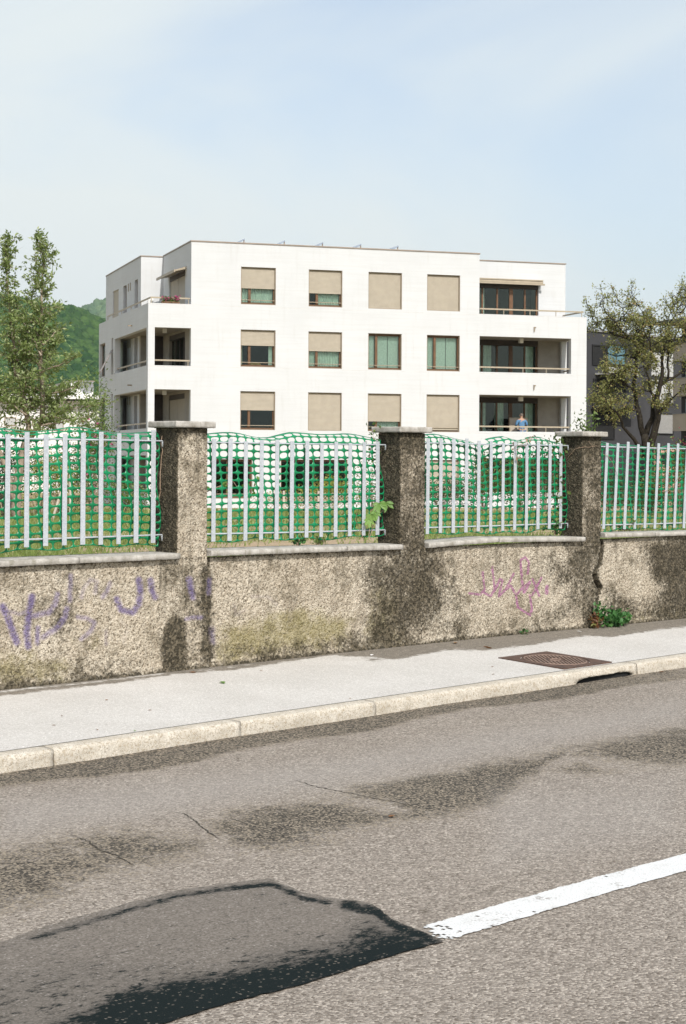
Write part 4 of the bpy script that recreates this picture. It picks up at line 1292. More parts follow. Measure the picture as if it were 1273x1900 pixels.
spec = [[(0.57, 'full'), (0.64, 'right'), (1.0, ''), (1.0, '')], [(0.42, 'sides'), (0.53, 'full'), (0.0, 'lace'), (0.0, 'lace')], [(0.49, ''), (1.0, ''), (0.745, 'right'), (0.965, '')]]
for r, row in enumerate(ROWS):
    for c, col in enumerate(COLS):
        window(col[0], col[1], row[0], row[1], *spec[r][c])
window(*GROUND_WIN[0], 0.0, '', rail=True, mullion=0.36)
window(*GROUND_WIN[1], 0.0, '', rail=False, mullion=0.5)
window(*GROUND_WIN[2], 1.0, '')
# a tawny cushion lying on the sill of the left window, middle storey
cu = MB()
for k in range(10):
    pass
cu.prism([(2.85, 0.26, 6.03 + ZB), (3.45, 0.26, 6.03 + ZB), (3.38, 0.26, 6.12 + ZB), (3.2, 0.26, 6.17 + ZB), (3.0, 0.26, 6.16 + ZB), (2.88, 0.26, 6.11 + ZB)], (0, 0.12, 0))
MAT['tawny'] = simple('tawny_cloth', (0.42, 0.24, 0.09), 0.9, 0, 0.15, 10)
cu.build('cushion', 'tawny', bld)

# windows of the side walls
def side_window(u, v0, v1, z0, z1, shut, mat='shutter'):
    m = MB()
    def b(q0, q1, q2, q3, q4, q5): m.box(q0, q1, q2, q3, q4 + ZB, q5 + ZB)
    d = 0.15; f = 0.07
    b(u + d, u + d + 0.06, v0 + 0.002, v0 + f, z0 + 0.002, z1 - 0.002); b(u + d, u + d + 0.06, v1 - f, v1 - 0.002, z0 + 0.002, z1 - 0.002)
    b(u + d, u + d + 0.06, v0 + f, v1 - f, z0 + 0.002, z0 + 0.08); b(u + d, u + d + 0.06, v0 + f, v1 - f, z1 - 0.08, z1 - 0.002)
    wnd = m.build('window', 'wood', bld)
    bx('pane', 'glass', (u + d + 0.02, u + d + 0.028, v0 + f, v1 - f, z0 + 0.08, z1 - 0.08), parent=wnd)
    if shut: bx('shutter', mat, (u + 0.06, u + 0.08, v0 + 0.003, v1 - 0.003, z1 - (z1 - z0) * shut, z1 - 0.003), parent=wnd)
for k in range(3):
    z = 8.84 - 2.915 * k
    side_window(-1.13, 12.45, 14.15, z, z + 1.75, 1.0)
    side_window(-1.13, 10.15, 11.1, z - 0.5, z + 1.75, 0)
    side_window(-1.13, 7.12, 7.98, z - 0.5, z + 1.75, 0)
    for v in (9.0, 9.55):
        bx('vent', 'lining', (-1.15, -1.128, v, v + 0.16, z + 1.35, z + 1.75))
for a, b_ in LOG_L[:2]:
    side_window(-2.01, 11.4, 13.1, a, b_, 0)
    side_window(-2.01, 9.05, 9.56, a, b_ + 0.1, 0)
# glazed doors: recess side wall (left loggia) and loggia back wall
def glazed_v(u, v0, v1, z0, z1, n, shut=0.0):
    m = MB(); d = 0.14
    for k in range(n + 1):
        v = v0 + (v1 - v0 - 0.09) * k / n
        m.box(u + d, u + d + 0.07, v + 0.002, v + 0.088, z0 + 0.002 + ZB, z1 - 0.25 + ZB)
    m.box(u + d, u + d + 0.07, v0 + 0.09, v1 - 0.09, z0 + 0.003 + ZB, z0 + 0.1 + ZB)
    m.box(u + 0.02, u + d + 0.07, v0 + 0.002, v1 - 0.002, z1 - 0.245 + ZB, z1 - 0.003 + ZB)
    o = m.build('balcony_door', 'dark_header', bld)
    bx('pane', 'glass', (u + d + 0.03, u + d + 0.036, v0 + 0.09, v1 - 0.09, z0 + 0.1, z1 - 0.25), parent=o)
    if shut: bx('shutter', 'shutter', (u + 0.06, u + 0.08, v0 + 0.003, (v0 + v1) / 2 - 0.02, z0 + 0.01, z1 - 0.25), (u + 0.06, u + 0.08, (v0 + v1) / 2 + 0.02, v1 - 0.003, z0 + 0.01, z1 - 0.25), parent=o)
glazed_v(0.0, 1.3, 4.85, 8.05, 10.5, 2, 1.0)
glazed_v(0.0, 1.3, 4.85, 5.15, 7.6, 4)
glazed_v(0.0, 1.3, 4.85, 2.25, 4.7, 2, 1.0)
def glazed_u(z0, z1, curt, top=False):
    u0, u1, v = 14.7, 18.62, 2.5
    d = 0.12
    m = MB()
    posts = [14.702, 15.12, 15.55, 16.36, 17.06, 17.88, 18.53]
    for k, u in enumerate(posts):
        wd = 0.20 if k == 4 else 0.088
        m.box(u, u + wd, v + d, v + d + 0.08, z0 + 0.002 + ZB, z1 - 0.30 + ZB)
    m.box(u0 + 0.09, u1 - 0.09, v + d + 0.002, v + d + 0.078, z0 + 0.003 + ZB, z0 + 0.12 + ZB)
    o = m.build('balcony_door', 'wood', bld)
    bx('header', 'dark_header', (u0 + 0.003, u1 - 0.003, v + 0.03, v + d + 0.08, z1 - 0.298, z1 - 0.003), parent=o)
    for a, b_ in zip(posts[:-1], posts[1:]):
        bx('pane', 'glass', (a + 0.09 + (0.11 if a == 17.06 else 0), b_, v + d + 0.03, v + d + 0.036, z0 + 0.12, z1 - 0.3), parent=o)
    for a, b_ in curt:
        curtain_mesh(a, b_, v + d + 0.25, z0 + 0.05, z1 - 0.2, 0.16, 0.04).build('curtain', 'curtain', o)
    return o
glazed_u(8.06, 10.62, [(15.6, 15.8)], True)
glazed_u(5.16, 7.72, [(15.2, 16.2), (17.95, 18.5)])
glazed_u(2.26, 4.82, [(15.2, 15.9), (16.4, 16.9), (17.95, 18.5)])
glazed_u(-0.64, 1.92, [(15.3, 15.9)])
for z in (7.69, 4.79):
    bx('ceiling_lamp', 'white_paint', (16.95, 17.15, 1.0, 1.2, z - 0.22, z + 0.005))
    bx('ceiling_lamp', 'white_paint', (-1.05, -0.88, 1.2, 1.37, z - 0.2, z + 0.005))
for zc in (5.1, 2.2):
    bx('dark_sheet', 'dark_header', (-0.72, -0.004, 6.28, 6.308, zc + 0.01, zc + 2.58))  # dark sheet added over the inner part of the recess wall
# awnings: cassettes with arms
aw = MB()
aw.tube([(14.45, 2.30, 10.63 + ZB), (18.75, 2.30, 10.63 + ZB)], 0.10, 10)
aw.box(14.45, 18.75, 2.2, 2.498, 10.72 + ZB, 10.78 + ZB)
a1 = aw.build('awning', 'rail', bld)
bx('awning_rail', 'rail', (14.42, 18.8, 2.10, 2.19, 10.50, 10.58), parent=a1)
aw = MB()
aw.prism([(-0.003, 1.0, 10.62 + ZB), (-0.55, 1.0, 10.44 + ZB), (-0.55, 1.0, 10.38 + ZB), (-0.003, 1.0, 10.50 + ZB)], (0, 4.1, 0))
a2 = aw.build('awning', 'rail', bld)
bx('awning_rail', 'rail', (-0.60, -0.553, 0.98, 5.15, 10.33, 10.45), parent=a2)
aw = MB()
aw.tube([(-2.02, 9.1, 7.15 + ZB), (-2.62, 9.1, 6.02 + ZB)], 0.018, 5)
aw.tube([(-2.02, 9.5, 7.15 + ZB), (-2.62, 9.5, 6.02 + ZB)], 0.018, 5)
aw.tube([(-2.62, 9.05, 6.02 + ZB), (-2.62, 9.55, 6.02 + ZB)], 0.02, 5)
a3 = aw.build('awning_arm', 'metal_edge', bld)
MAT['awncloth'] = simple('grey_blue_cloth', (0.36, 0.39, 0.43), 0.9, 0, 0.05, 4)
m = MB(); m.prism([(-2.03, 9.12, 7.12 + ZB), (-2.03, 9.48, 7.12 + ZB), (-2.60, 9.48, 6.05 + ZB), (-2.60, 9.12, 6.05 + ZB)], (0.012, 0, 0.006)); m.build('awning_cloth', 'awncloth', a3)
# railings
def railing(pts, posts, z, parent=bld):
    m = MB()
    for a, b_ in zip(pts[:-1], pts[1:]):
        x0, x1 = min(a[0], b_[0]) - 0.025, max(a[0], b_[0]) + 0.025
        y0, y1 = min(a[1], b_[1]) - 0.025, max(a[1], b_[1]) + 0.025
        m.box(x0, x1, y0, y1, z + ZB, z + 0.07 + ZB)
    o = m.build('railing', 'rail', bld)
    for (u, v, zb) in posts:
        bx('rail_post', 'rail', (u - 0.015, u + 0.015, v - 0.015, v + 0.015, zb, z), parent=o)
zt = 8.99
railing([(-0.05, 0.12), (-1.86, 0.12)], [(-0.1, 0.12, 8.76), (-1.84, 0.12, 8.76)], zt)
railing([(-1.86, 0.175), (-1.86, 11.6)], [(-1.86, v, 8.76) for v in (2.5, 5, 7.5, 10, 11.5)], zt + 0.002)
railing([(14.45, 0.12), (19.97, 0.12)], [(u, 0.12, 8.76) for u in (15.7, 17.1, 18.5, 19.9)], zt)
railing([(19.97, 0.175), (19.97, 2.42)], [(19.97, 2.3, 8.76)], zt + 0.002)
for (a, b_), (c, d) in zip(LOG_R[:2], LOG_L[:2]):
    railing([(14.42, 0.15), (19.24, 0.15)], [(16.75, 0.15, a), (18.0, 0.15, a)], a + 0.21)
    railing([(-1.66, 0.15), (-0.04, 0.15)], [(-0.1, 0.15, c)], c + 0.21)
    railing([(-1.86, 0.42), (-1.86, 8.6)], [(-1.86, v, c) for v in (3, 6)], c + 0.21)
    railing([(19.97, 0.36), (19.97, 2.28)], [(19.97, 1.4, a)], a + 0.21)
    # little rainwater spouts and the wall hook above each loggia
    bx('spout', 'lining', (-2.22, -2.012, 3.9, 3.96, b_ + 0.28, b_ + 0.34))
    bx('wall_hook', 'lining', (17.25, 17.29, -0.06, -0.002, b_ + 0.28, b_ + 0.52), (17.29, 17.36, -0.06, -0.03, b_ + 0.47, b_ + 0.52))
bx('wall_lamp', 'white_paint', (-0.78, -0.52, 6.19, 6.308, 9.28, 9.56))
# solar panels on the roof, seen end on
for pxx, pyy in ((442, 451), (516, 454), (587, 457), (659, 460), (730, 463)):
    uu = (pxx - 354.5) / (889.5 - 354.5) * 14.36 + 0.1
    m = MB()
    m.prism([(uu - 0.42, 1.1, 11.56 + ZB), (uu + 0.36, 1.1, 12.06 + ZB), (uu + 0.38, 1.1, 12.01 + ZB), (uu - 0.40, 1.1, 11.51 + ZB)], (0, 6.0, 0))
    s_ = m.build('solar_panel', 'panel_blue', bld)
    bx('strut', 'metal_edge', (uu + 0.33, uu + 0.38, 1.15, 1.2, 11.5, 12.0), parent=s_)
# shallow casting joints in the render (thin recessed lines proud by a hair as dark sealant)
MAT['joint'] = simple('joint_line', (0.55, 0.53, 0.495), 0.9, 0, 0.2, 3)
for z in (8.72, 5.86, 2.93):
    for a, b_ in ((-1.99, 2.36), (4.07, 5.66), (7.35, 8.64), (10.36, 11.63), (13.36, 20.1)):
        bx('casting_joint', 'joint', (a, b_, -0.002, 0.01, z - 0.006, z + 0.006))

# things on the balconies, all in the building's frame
def wb(u, v, z):
    p = P0 + BD * u + BN * v
    return Vector((p[0], p[1], z))
# planter
pl = empty('flower_planter', wb(-0.95, 0.14, 8.77), B)
tag(pl, 'pink and green flower box standing on the top left terrace parapet', 'planter')
part('trough', 'wood', pl, (-0.42, 0.42, -0.08, 0.08, 0.0, 0.10))

# ------------------------------------------------------------------ leaf helpers
def leaf_arrays(P, L, wid, up=0.35, rg=RNG, fold=0.25, dirs=None):
    """one folded leaf (two triangles sharing the midrib) per point"""
    n = len(P)
    L = np.broadcast_to(np.asarray(L, float), (n,)) * rg.uniform(0.7, 1.25, n)
    d = rg.normal(size=(n, 3)) if dirs is None else dirs + rg.normal(size=(n, 3)) * 0.45
    d[:, 2] += up if dirs is None else 0
    d /= np.linalg.norm(d, axis=1)[:, None] + 1e-9
    a = np.cross(d, rg.normal(size=(n, 3)))
    a /= np.linalg.norm(a, axis=1)[:, None] + 1e-9
    nn = np.cross(a, d)
    W = (L * wid)[:, None]
    L1 = L[:, None]
    v0 = P
    v1 = P + d * L1 * 0.45 + a * W * 0.5 + nn * W * fold
    v2 = P + d * L1
    v3 = P + d * L1 * 0.45 - a * W * 0.5 + nn * W * fold
    V = np.stack([v0, v1, v2, v3], 1).reshape(-1, 3)
    i = np.arange(n) * 4
    Fc = np.concatenate([np.stack([i, i + 1, i + 2], 1), np.stack([i, i + 2, i + 3], 1)])
    rnd = np.repeat(rg.uniform(0, 1, n), 4)
    return V, Fc, rnd
def leaves(name, P, L, wid, mat, parent, **k):
    V, Fc, r_ = leaf_arrays(np.asarray(P, float), L, wid, **k)
    o = mesh_np(name, V, Fc, mat, parent, rnd=r_)
    if parent is not None and parent.type == 'EMPTY' and not k.get('local'):
        o.matrix_parent_inverse = Matrix.Translation(-Vector(parent.location))
    return o
Pl = np.stack([RNG.uniform(-0.42, 0.42, 260), RNG.uniform(-0.12, 0.12, 260), RNG.uniform(0.07, 0.30, 260)], 1)
lv = mesh_np('foliage', *leaf_arrays(Pl, 0.10, 0.6)[:2], 'leaf_mid', pl, rnd=RNG.uniform(0, 1, 260 * 4))
Pl = np.stack([RNG.uniform(-0.42, 0.42, 60), RNG.uniform(-0.16, 0.0, 60), RNG.uniform(0.16, 0.34, 60)], 1)
mesh_np('flowers', *leaf_arrays(Pl, 0.085, 1.1)[:2], 'petal', pl, rnd=RNG.uniform(0, 1, 60 * 4))

# the man on the lowest visible right loggia, seen from behind
per = empty('person', wb(17.05, 0.95, 2.2), B)
tag(per, 'grey haired person in blue shirt on the lower right loggia, seen from behind', 'person')
def skin_obj(name, verts, edges, rads, mat, root=0):
    me = bpy.data.meshes.new(name)
    me.from_pydata(verts, edges, [])
    o = link(bpy.data.objects.new(name, me), per)
    me.materials.append(MAT[mat])
    sm_ = o.modifiers.new('skin', 'SKIN')
    for i, r in enumerate(rads):
        rr_ = r if hasattr(r, '__len__') else (r, r)
        me.skin_vertices[0].data[i].radius = rr_
        me.skin_vertices[0].data[i].use_root = (i == root)
    sm_.use_smooth_shade = True
    sub = o.modifiers.new('sub', 'SUBSURF'); sub.levels = 2; sub.render_levels = 2
    return o
Vb = [(0, 0, 0.93), (0, 0.0, 1.12), (0, 0.02, 1.30), (0, 0.02, 1.44), (0, 0.03, 1.52), (0, 0.045, 1.60), (0, 0.05, 1.70),
      (-0.19, 0.02, 1.42), (-0.27, 0.0, 1.20), (-0.20, 0.20, 1.10), (-0.15, 0.30, 1.12),
      (0.19, 0.02, 1.42), (0.28, 0.0, 1.20), (0.22, 0.20, 1.10), (0.17, 0.30, 1.12),
      (-0.10, 0, 0.86), (-0.11, 0.01, 0.48), (-0.11, -0.02, 0.08), (-0.12, 0.14, 0.04),
      (0.10, 0, 0.86), (0.11, 0.01, 0.48), (0.11, -0.02, 0.08), (0.12, 0.14, 0.04)]
Eb = [(0, 1), (1, 2), (2, 3), (3, 4), (4, 5), (5, 6), (3, 7), (7, 8), (8, 9), (9, 10), (3, 11), (11, 12), (12, 13), (13, 14), (0, 15), (15, 16), (16, 17), (17, 18), (0, 19), (19, 20), (20, 21), (21, 22)]
Rb = [(0.15, 0.11), (0.145, 0.105), (0.16, 0.11), (0.13, 0.09), 0.055, (0.075, 0.09), (0.07, 0.085), 0.055, 0.045, 0.038, 0.04, 0.055, 0.045, 0.038, 0.04, 0.085, 0.06, 0.045, 0.045, 0.085, 0.06, 0.045, 0.045]
skin_obj('body', Vb, Eb, Rb, 'skin')
Vs = [(0, 0, 0.90), (0, 0.0, 1.12), (0, 0.02, 1.30), (0, 0.02, 1.43), (-0.20, 0.02, 1.41), (-0.285, 0.0, 1.20), (-0.25, 0.10, 1.14), (0.20, 0.02, 1.41), (0.295, 0.0, 1.20), (0.26, 0.10, 1.14)]
Es = [(0, 1), (1, 2), (2, 3), (3, 4), (4, 5), (5, 6), (3, 7), (7, 8), (8, 9)]
skin_obj('shirt', Vs, Es, [(0.185, 0.135), (0.18, 0.13), (0.19, 0.135), (0.15, 0.105), 0.085, 0.07, 0.06, 0.085, 0.07, 0.06], 'shirt')
Vt = [(0, 0, 0.93), (-0.10, 0, 0.84), (-0.11, 0.01, 0.48), (-0.11, -0.02, 0.10), (0.10, 0, 0.84), (0.11, 0.01, 0.48), (0.11, -0.02, 0.10)]
skin_obj('trousers', Vt, [(0, 1), (1, 2), (2, 3), (0, 4), (4, 5), (5, 6)], [(0.175, 0.13), 0.11, 0.085, 0.07, 0.11, 0.085, 0.07], 'jeans')
hm = MB()
bmh = bmesh.new(); bmesh.ops.create_uvsphere(bmh, u_segments=16, v_segments=10, radius=0.1)
for v in bmh.verts:
    v.co.x *= 0.86; v.co.y *= 1.02; v.co.z *= 1.05
bmesh.ops.delete(bmh, geom=[v for v in bmh.verts if v.co.z < -0.045 or (v.co.y > 0.07 and v.co.z < 0.05)], context='VERTS')
mh_ = bpy.data.meshes.new('hair'); bmh.to_mesh(mh_); bmh.free(); mh_.materials.append(MAT['hair'])
ho = link(bpy.data.objects.new('hair', mh_), per); ho.location = (0, 0.035, 1.675)
for s in (-1, 1):
    b2 = bmesh.new(); bmesh.ops.create_uvsphere(b2, u_segments=8, v_segments=6, radius=0.03)
    for v in b2.verts: v.co.x *= 0.4
    e2 = bpy.data.meshes.new('ear'); b2.to_mesh(e2); b2.free(); e2.materials.append(MAT['skin'])
    eo = link(bpy.data.objects.new('ear', e2), per); eo.location = (s * 0.088, 0.05, 1.65)
# the pale framed panel he stands at
fr = empty('framed_panel', wb(17.15, 1.55, 2.2), B)
tag(fr, 'pale framed panel leaning upright in front of the person on the lower right loggia', 'panel')
part('frame', 'rail', fr, (-0.5, 0.5, 0, 0.04, 0.35, 0.42), (-0.5, 0.5, 0, 0.04, 1.50, 1.56), (-0.5, -0.45, 0.002, 0.038, 0.42, 1.50), (0.45, 0.5, 0.002, 0.038, 0.42, 1.50))
part('board', 'beige_render', fr, (-0.45, 0.45, 0.012, 0.028, 0.42, 1.50))
part('leg', 'rail', fr, (-0.48, -0.44, 0.005, 0.035, 0, 0.349)); part('leg', 'rail', fr, (0.44, 0.48, 0.005, 0.035, 0, 0.349))

# ================================================================== FAR BUILDINGS
def gz(p): return lawnz(p[0], p[1])
# low white building behind the left tree
q0 = at(-260, 850, 112); 
low = empty('low_white_building', (q0[0], q0[1], -0.8), B)
tag(low, 'low white building with a flat roof and rooftop block behind the evergreen tree', 'building')
def lu(px_):   # local u of a picture column on the front face
    r = ray(px_, 800); t = np.dot(q0 - np.array([0, 0, H]), BN) / np.dot(r, BN)
    return float(np.dot(r * t - (q0 - np.array([0, 0, H])), BD))
k112 = 112 / F
def lz(py_, px_=90): return float((855 - py_) * 112.5 / F + H + 0.8)
u_end = lu(205)
part('wall', 'white_paint', low, (0, u_end, 0.0, 12, 0, lz(741)))
part('roof', 'white_paint', low, (-0.7, u_end + 0.5, -0.9, 12.7, lz(740), lz(732)))
part('rooftop_block', 'white_paint', low, (lu(140), lu(182), 2.0, 9.0, lz(731.5), lz(703)))
part('rooftop_edge', 'metal_edge', low, (lu(140) - 0.1, lu(182) + 0.1, 1.9, 9.1, lz(702.9), lz(701)))
part('under_roof_band', 'dark_render', low, (-0.02, u_end + 0.02, -0.02, 0.0, lz(743), lz(740.2)))  # dark band on the wall just under the roof
for a, b, c, d in ((59, 72, 791, 780), (143, 166, 791, 782), (8, 30, 792, 776), (100, 118, 800, 783), (-60, -35, 792, 776)):
    m = MB(); u0, u1, z0, z1 = lu(a), lu(b), lz(c), lz(d)
    m.box(u0, u0 + 0.06, -0.05, 0.0, z0, z1); m.box(u1 - 0.06, u1, -0.05, 0, z0, z1); m.box(u0 + 0.06, u1 - 0.06, -0.05, 0, z0, z0 + 0.06); m.box(u0 + 0.06, u1 - 0.06, -0.05, 0, z1 - 0.06, z1)
    wd = m.build('window', 'lining', low)
    part('pane', 'blind', wd, (u0 + 0.06, u1 - 0.06, -0.02, -0.004, z0 + 0.06, z1 - 0.06))
# satellite dish on its roof
dp = q0 + BD * lu(163) + BN * 0.5
dish = empty('satellite_dish', (dp[0], dp[1], lz(732) - 0.8), B)
tag(dish, 'small grey satellite dish on the low white roof left of the apartment building', 'dish')
bm = bmesh.new(); bmesh.ops.create_uvsphere(bm, u_segments=20, v_segments=12, radius=0.7)
bmesh.ops.delete(bm, geom=[v for v in bm.verts if v.co.z > -0.45], context='VERTS')
bmesh.ops.rotate(bm, verts=bm.verts, cent=(0, 0, 0), matrix=Matrix.Rotation(R(70), 3, 'X')); me = bpy.data.meshes.new('bowl'); bm.to_mesh(me); bm.free()
me.materials.append(MAT['grey_render']); o = link(bpy.data.objects.new('bowl', me), dish); o.location = (0, -0.45, 0.75)
so_ = o.modifiers.new('t', 'SOLIDIFY'); so_.thickness = 0.02
m = MB(); m.tube([(0, 0.1, 0), (0, 0.1, 0.55)], 0.03, 6); m.tube([(0, 0.1, 0.5), (0, -0.5, 0.75)], 0.015, 5); m.build('mast', 'metal_edge', dish)

# charcoal building, parallel to the street
DY = 0
dk0 = at(1060, 850, 122)
dark_b = empty('charcoal_building', (dk0[0], dk0[1], -0.8), 0)
tag(dark_b, 'charcoal modern building half hidden by the spring tree', 'building')
def du(px_, py_=700):
    r = ray(px_, py_); t = dk0[1] / r[1]
    return float(r[0] * t - dk0[0]), float(r[2] * t + H + 0.8)
def drect(a, b, top, bot):
    u0, _ = du(a); u1, _ = du(b)
    zt = du((a + b) / 2, top)[1]; zb = du((a + b) / 2, bot)[1]
    return u0, u1, max(0, zb), zt
ztop = du(1100, 615)[1]
part('wall', 'dark_render', dark_b, (-6, 26, 0.0, 14, 0, ztop))
part('roof_edge', 'grey_render', dark_b, (-6.1, 26.1, -0.1, 14.1, ztop + 0.002, ztop + 0.15))
u0, u1, zb, zt = drect(1208, 1248, 652, 752)
for k in range(2):
    z0_ = zb + (zt - zb) * (0.5 * k) + 0.15; z1_ = zb + (zt - zb) * (0.5 * k + 0.5) - 0.15
    part('white_panel', 'blind', dark_b, (u0, u1, -0.06, -0.002, z0_, z1_))
def dark_win(a, b, top, bot, mat, frame='black'):
    u0, u1, zb, zt = drect(a, b, top, bot)
    m = MB(); m.box(u0, u0 + 0.08, -0.08, -0.002, zb, zt); m.box(u1 - 0.08, u1, -0.08, -0.002, zb, zt); m.box(u0 + 0.08, u1 - 0.08, -0.08, -0.002, zb, zb + 0.08); m.box(u0 + 0.08, u1 - 0.08, -0.08, -0.002, zt - 0.08, zt)
    w_ = m.build('window', frame, dark_b)
    if mat == 'blind':
        m = MB(); n = 18
        for k in range(n):
            za = zb + 0.08 + (zt - zb - 0.16) * k / n; zc = zb + 0.08 + (zt - zb - 0.16) * (k + 0.9) / n
            m.prism([(u0 + 0.08, -0.03, za), (u0 + 0.08, -0.055, zc), (u0 + 0.08, -0.05, zc)], (u1 - u0 - 0.16, 0, 0))
        m.build('blind', 'blind', w_)
    else:
        part('pane', mat, w_, (u0 + 0.08, u1 - 0.08, -0.03, -0.015, zb + 0.08, zt - 0.08))
MAT['teal_glass'] = simple('teal_reflecting_glass', (0.10, 0.19, 0.22), 0.15, 0.3, 0.2, 0.8)
dark_win(1217, 1249, 767, 806, 'blind')
dark_win(1125, 1160, 640, 678, 'teal_glass')
dark_win(1098, 1122, 640, 678, 'black')
dark_win(1100, 1160, 704, 745, 'black')
dark_win(1100, 1140, 765, 815, 'black')
u0, u1, zb, zt = drect(1104, 1160, 684, 697)
m = MB(); m.box(u0, u1, -1.2, -1.1, zb, zt); m.box(u0, u1, -1.099, -0.002, zb, zb + 0.12); m.build('balcony', 'blind', dark_b)
u0, u1, zb, zt = drect(1096, 1164, 746, 760)
m = MB(); m.box(u0, u1, -1.2, -1.1, zb, zt); m.box(u0, u1, -1.099, -0.002, zb, zb + 0.12); m.build('balcony', 'dark_render', dark_b)
u0, u1, zb, zt = drect(1168, 1300, 833, 868)
part('porch', 'pink_render', dark_b, (u0, u1, -2.6, -2.2, zt - 0.35, zt), (u0, u0 + 0.35, -2.59, -2.21, 0, zt - 0.351), (u0 + 0.351, u1, -2.59, -2.21, 0.2, zb + 0.25))
part('porch_recess', 'black', dark_b, (u0 + 0.36, u1, -0.2, -0.01, 0.3, zt - 0.4))

# beige banded building at the right edge
bb0 = at(1250, 850, 104)
band = empty('banded_building', (bb0[0], bb0[1], -0.8), B)
tag(band, 'beige banded building with a flat overhanging roof at the right edge', 'building')
def bz(py_): return float((855.5 - py_) * 104 / F + H + 0.8)
L_ = 16
part('wall', 'dark_render', band, (0.5, 12, -L_, 0.0, 0, bz(602)))
for a, b in ((637, 668), (700, 733), (766, 797)):
    part('balcony_band', 'beige_render', band, (-0.02, 0.45, -L_ - 0.2, 0.1, bz(b), bz(a)))
    part('band_cap', 'grey_render', band, (-0.06, 0.452, -L_ - 0.24, 0.14, bz(a) + 0.002, bz(a) + 0.05))
part('roof', 'grey_render', band, (-1.0, 13, -L_ - 1, 0.9, bz(600), bz(594)))
part('cornice', 'beige_render', band, (0.1, 12.2, -L_ - 0.1, 0.15, bz(606), bz(600) - 0.002))
for a, b in ((612, 634), (672, 697), (738, 763)):
    for v in (-3.0, -7.0, -11.0):
        w_ = part('window', 'grey_render', band, (0.44, 0.498, v, v + 2.4, bz(b), bz(a)))
        part('pane', 'teal_glass', w_, (0.42, 0.438, v + 0.1, v + 2.3, bz(b) + 0.1, bz(a) - 0.1))

# ================================================================== HILLS
def hill(name, D0, D1, prof, stepx):
    pxs = [p[0] for p in prof]; pys = [p[1] for p in prof]
    rows = []
    cols = np.arange(pxs[0], pxs[-1] + 1, stepx)
    nD = 26
    V = []
    for c in cols:
        ridge = (855 - np.interp(c, pxs, pys)) * D1 / F + H
        lat = (c - CXP) / F * D1
        for j in range(nD):
            f = j / (nD - 1) * 1.35
            D = D0 + (D1 - D0) * f
            prof_ = f ** 0.9 if f <= 1 else 1 - (f - 1) * 1.2
            z = -2 + (ridge + 2) * prof_ + 0.03 * ridge * math.sin(lat * 0.02 + f * 7)* (f < 0.95)
            x = lat * _c + D * _s; y = -lat * _s + D * _c
            V.append((x, y, z))
    return np.array(V).reshape(len(cols), nD, 3)
def ico(rad_jit=0.18, seed=1, sub=2):
    bm = bmesh.new(); bmesh.ops.create_icosphere(bm, subdivisions=sub, radius=1.0)
    V = np.array([v.co[:] for v in bm.verts]); Fc = np.array([[v.index for v in f.verts] for f in bm.faces]); bm.free()
    return V, Fc
IV, IF = ico(sub=2)
def forest(name, label, Gd, jr, nper, rad, mat, cols_rng):
    rg = np.random.default_rng(5)
    Vs, Fs, Rs = [], [], []
    off = 0
    i0, i1 = cols_rng
    nD = Gd.shape[1]
    tot = nper
    ii = rg.uniform(i0, i1 - 1.001, tot); jj = rg.uniform(jr[0], jr[1], tot)
    ia = ii.astype(int); ja = jj.astype(int); fa = (ii - ia)[:, None]; fb = (jj - ja)[:, None]
    Pp = Gd[ia, ja] * (1 - fa) * (1 - fb) + Gd[ia + 1, ja] * fa * (1 - fb) + Gd[ia, ja + 1] * (1 - fa) * fb + Gd[ia + 1, ja + 1] * fa * fb
    for p in Pp:
        r = rad * rg.uniform(0.6, 1.35)
        S = np.array([r * rg.uniform(0.85, 1.15), r * rg.uniform(0.85, 1.15), r * rg.uniform(0.9, 1.4)])
        Vs.append(IV * S * (1 + rg.normal(size=(len(IV), 1)) * 0.13) + p + [0, 0, r * 0.25])
        Fs.append(IF + off); off += len(IV)
        Rs.append(np.full(len(IV), rg.uniform(0, 1)))
    o = mesh_np(name, np.concatenate(Vs), np.concatenate(Fs), mat, rnd=np.concatenate(Rs), smooth=True)
    tag(o, label, 'forest', kind='stuff')
    return o
NEAR = [(-900, 640), (-600, 560), (-300, 520), (-100, 545), (0, 560), (70, 577), (125, 590), (160, 588), (180, 596), (200, 612), (300, 655), (450, 715), (650, 790), (900, 850), (1100, 862)]
Gd = hill('near', 800, 1500, NEAR, 50)
o = mesh_np('hill', Gd.reshape(-1, 3), grid_faces(Gd.shape[0], Gd.shape[1]), 'forest', rnd=np.full(Gd.shape[0] * Gd.shape[1], 0.3), smooth=True)
tag(o, kind='structure')
ncol = Gd.shape[0]
ci = lambda px_: int((px_ + 900) / 50)
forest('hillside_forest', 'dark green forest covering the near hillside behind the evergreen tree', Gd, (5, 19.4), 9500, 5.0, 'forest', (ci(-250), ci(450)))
FAR = [(-900, 640), (-300, 640), (0, 640), (80, 612), (130, 592), (160, 578), (195, 566), (300, 540), (420, 560), (600, 640), (900, 760), (1050, 850), (1100, 862)]
Gf = hill('far', 1900, 2900, FAR, 50)
o = mesh_np('hill', Gf.reshape(-1, 3), grid_faces(Gf.shape[0], Gf.shape[1]), 'forest_far', rnd=np.full(Gf.shape[0] * Gf.shape[1], 0.5), smooth=True)
tag(o, kind='structure')
forest('far_hillside_forest', 'paler green forest on the farther ridge left of the apartment roof', Gf, (12, 19.4), 2600, 8.5, 'forest_far', (ci(0), ci(450)))

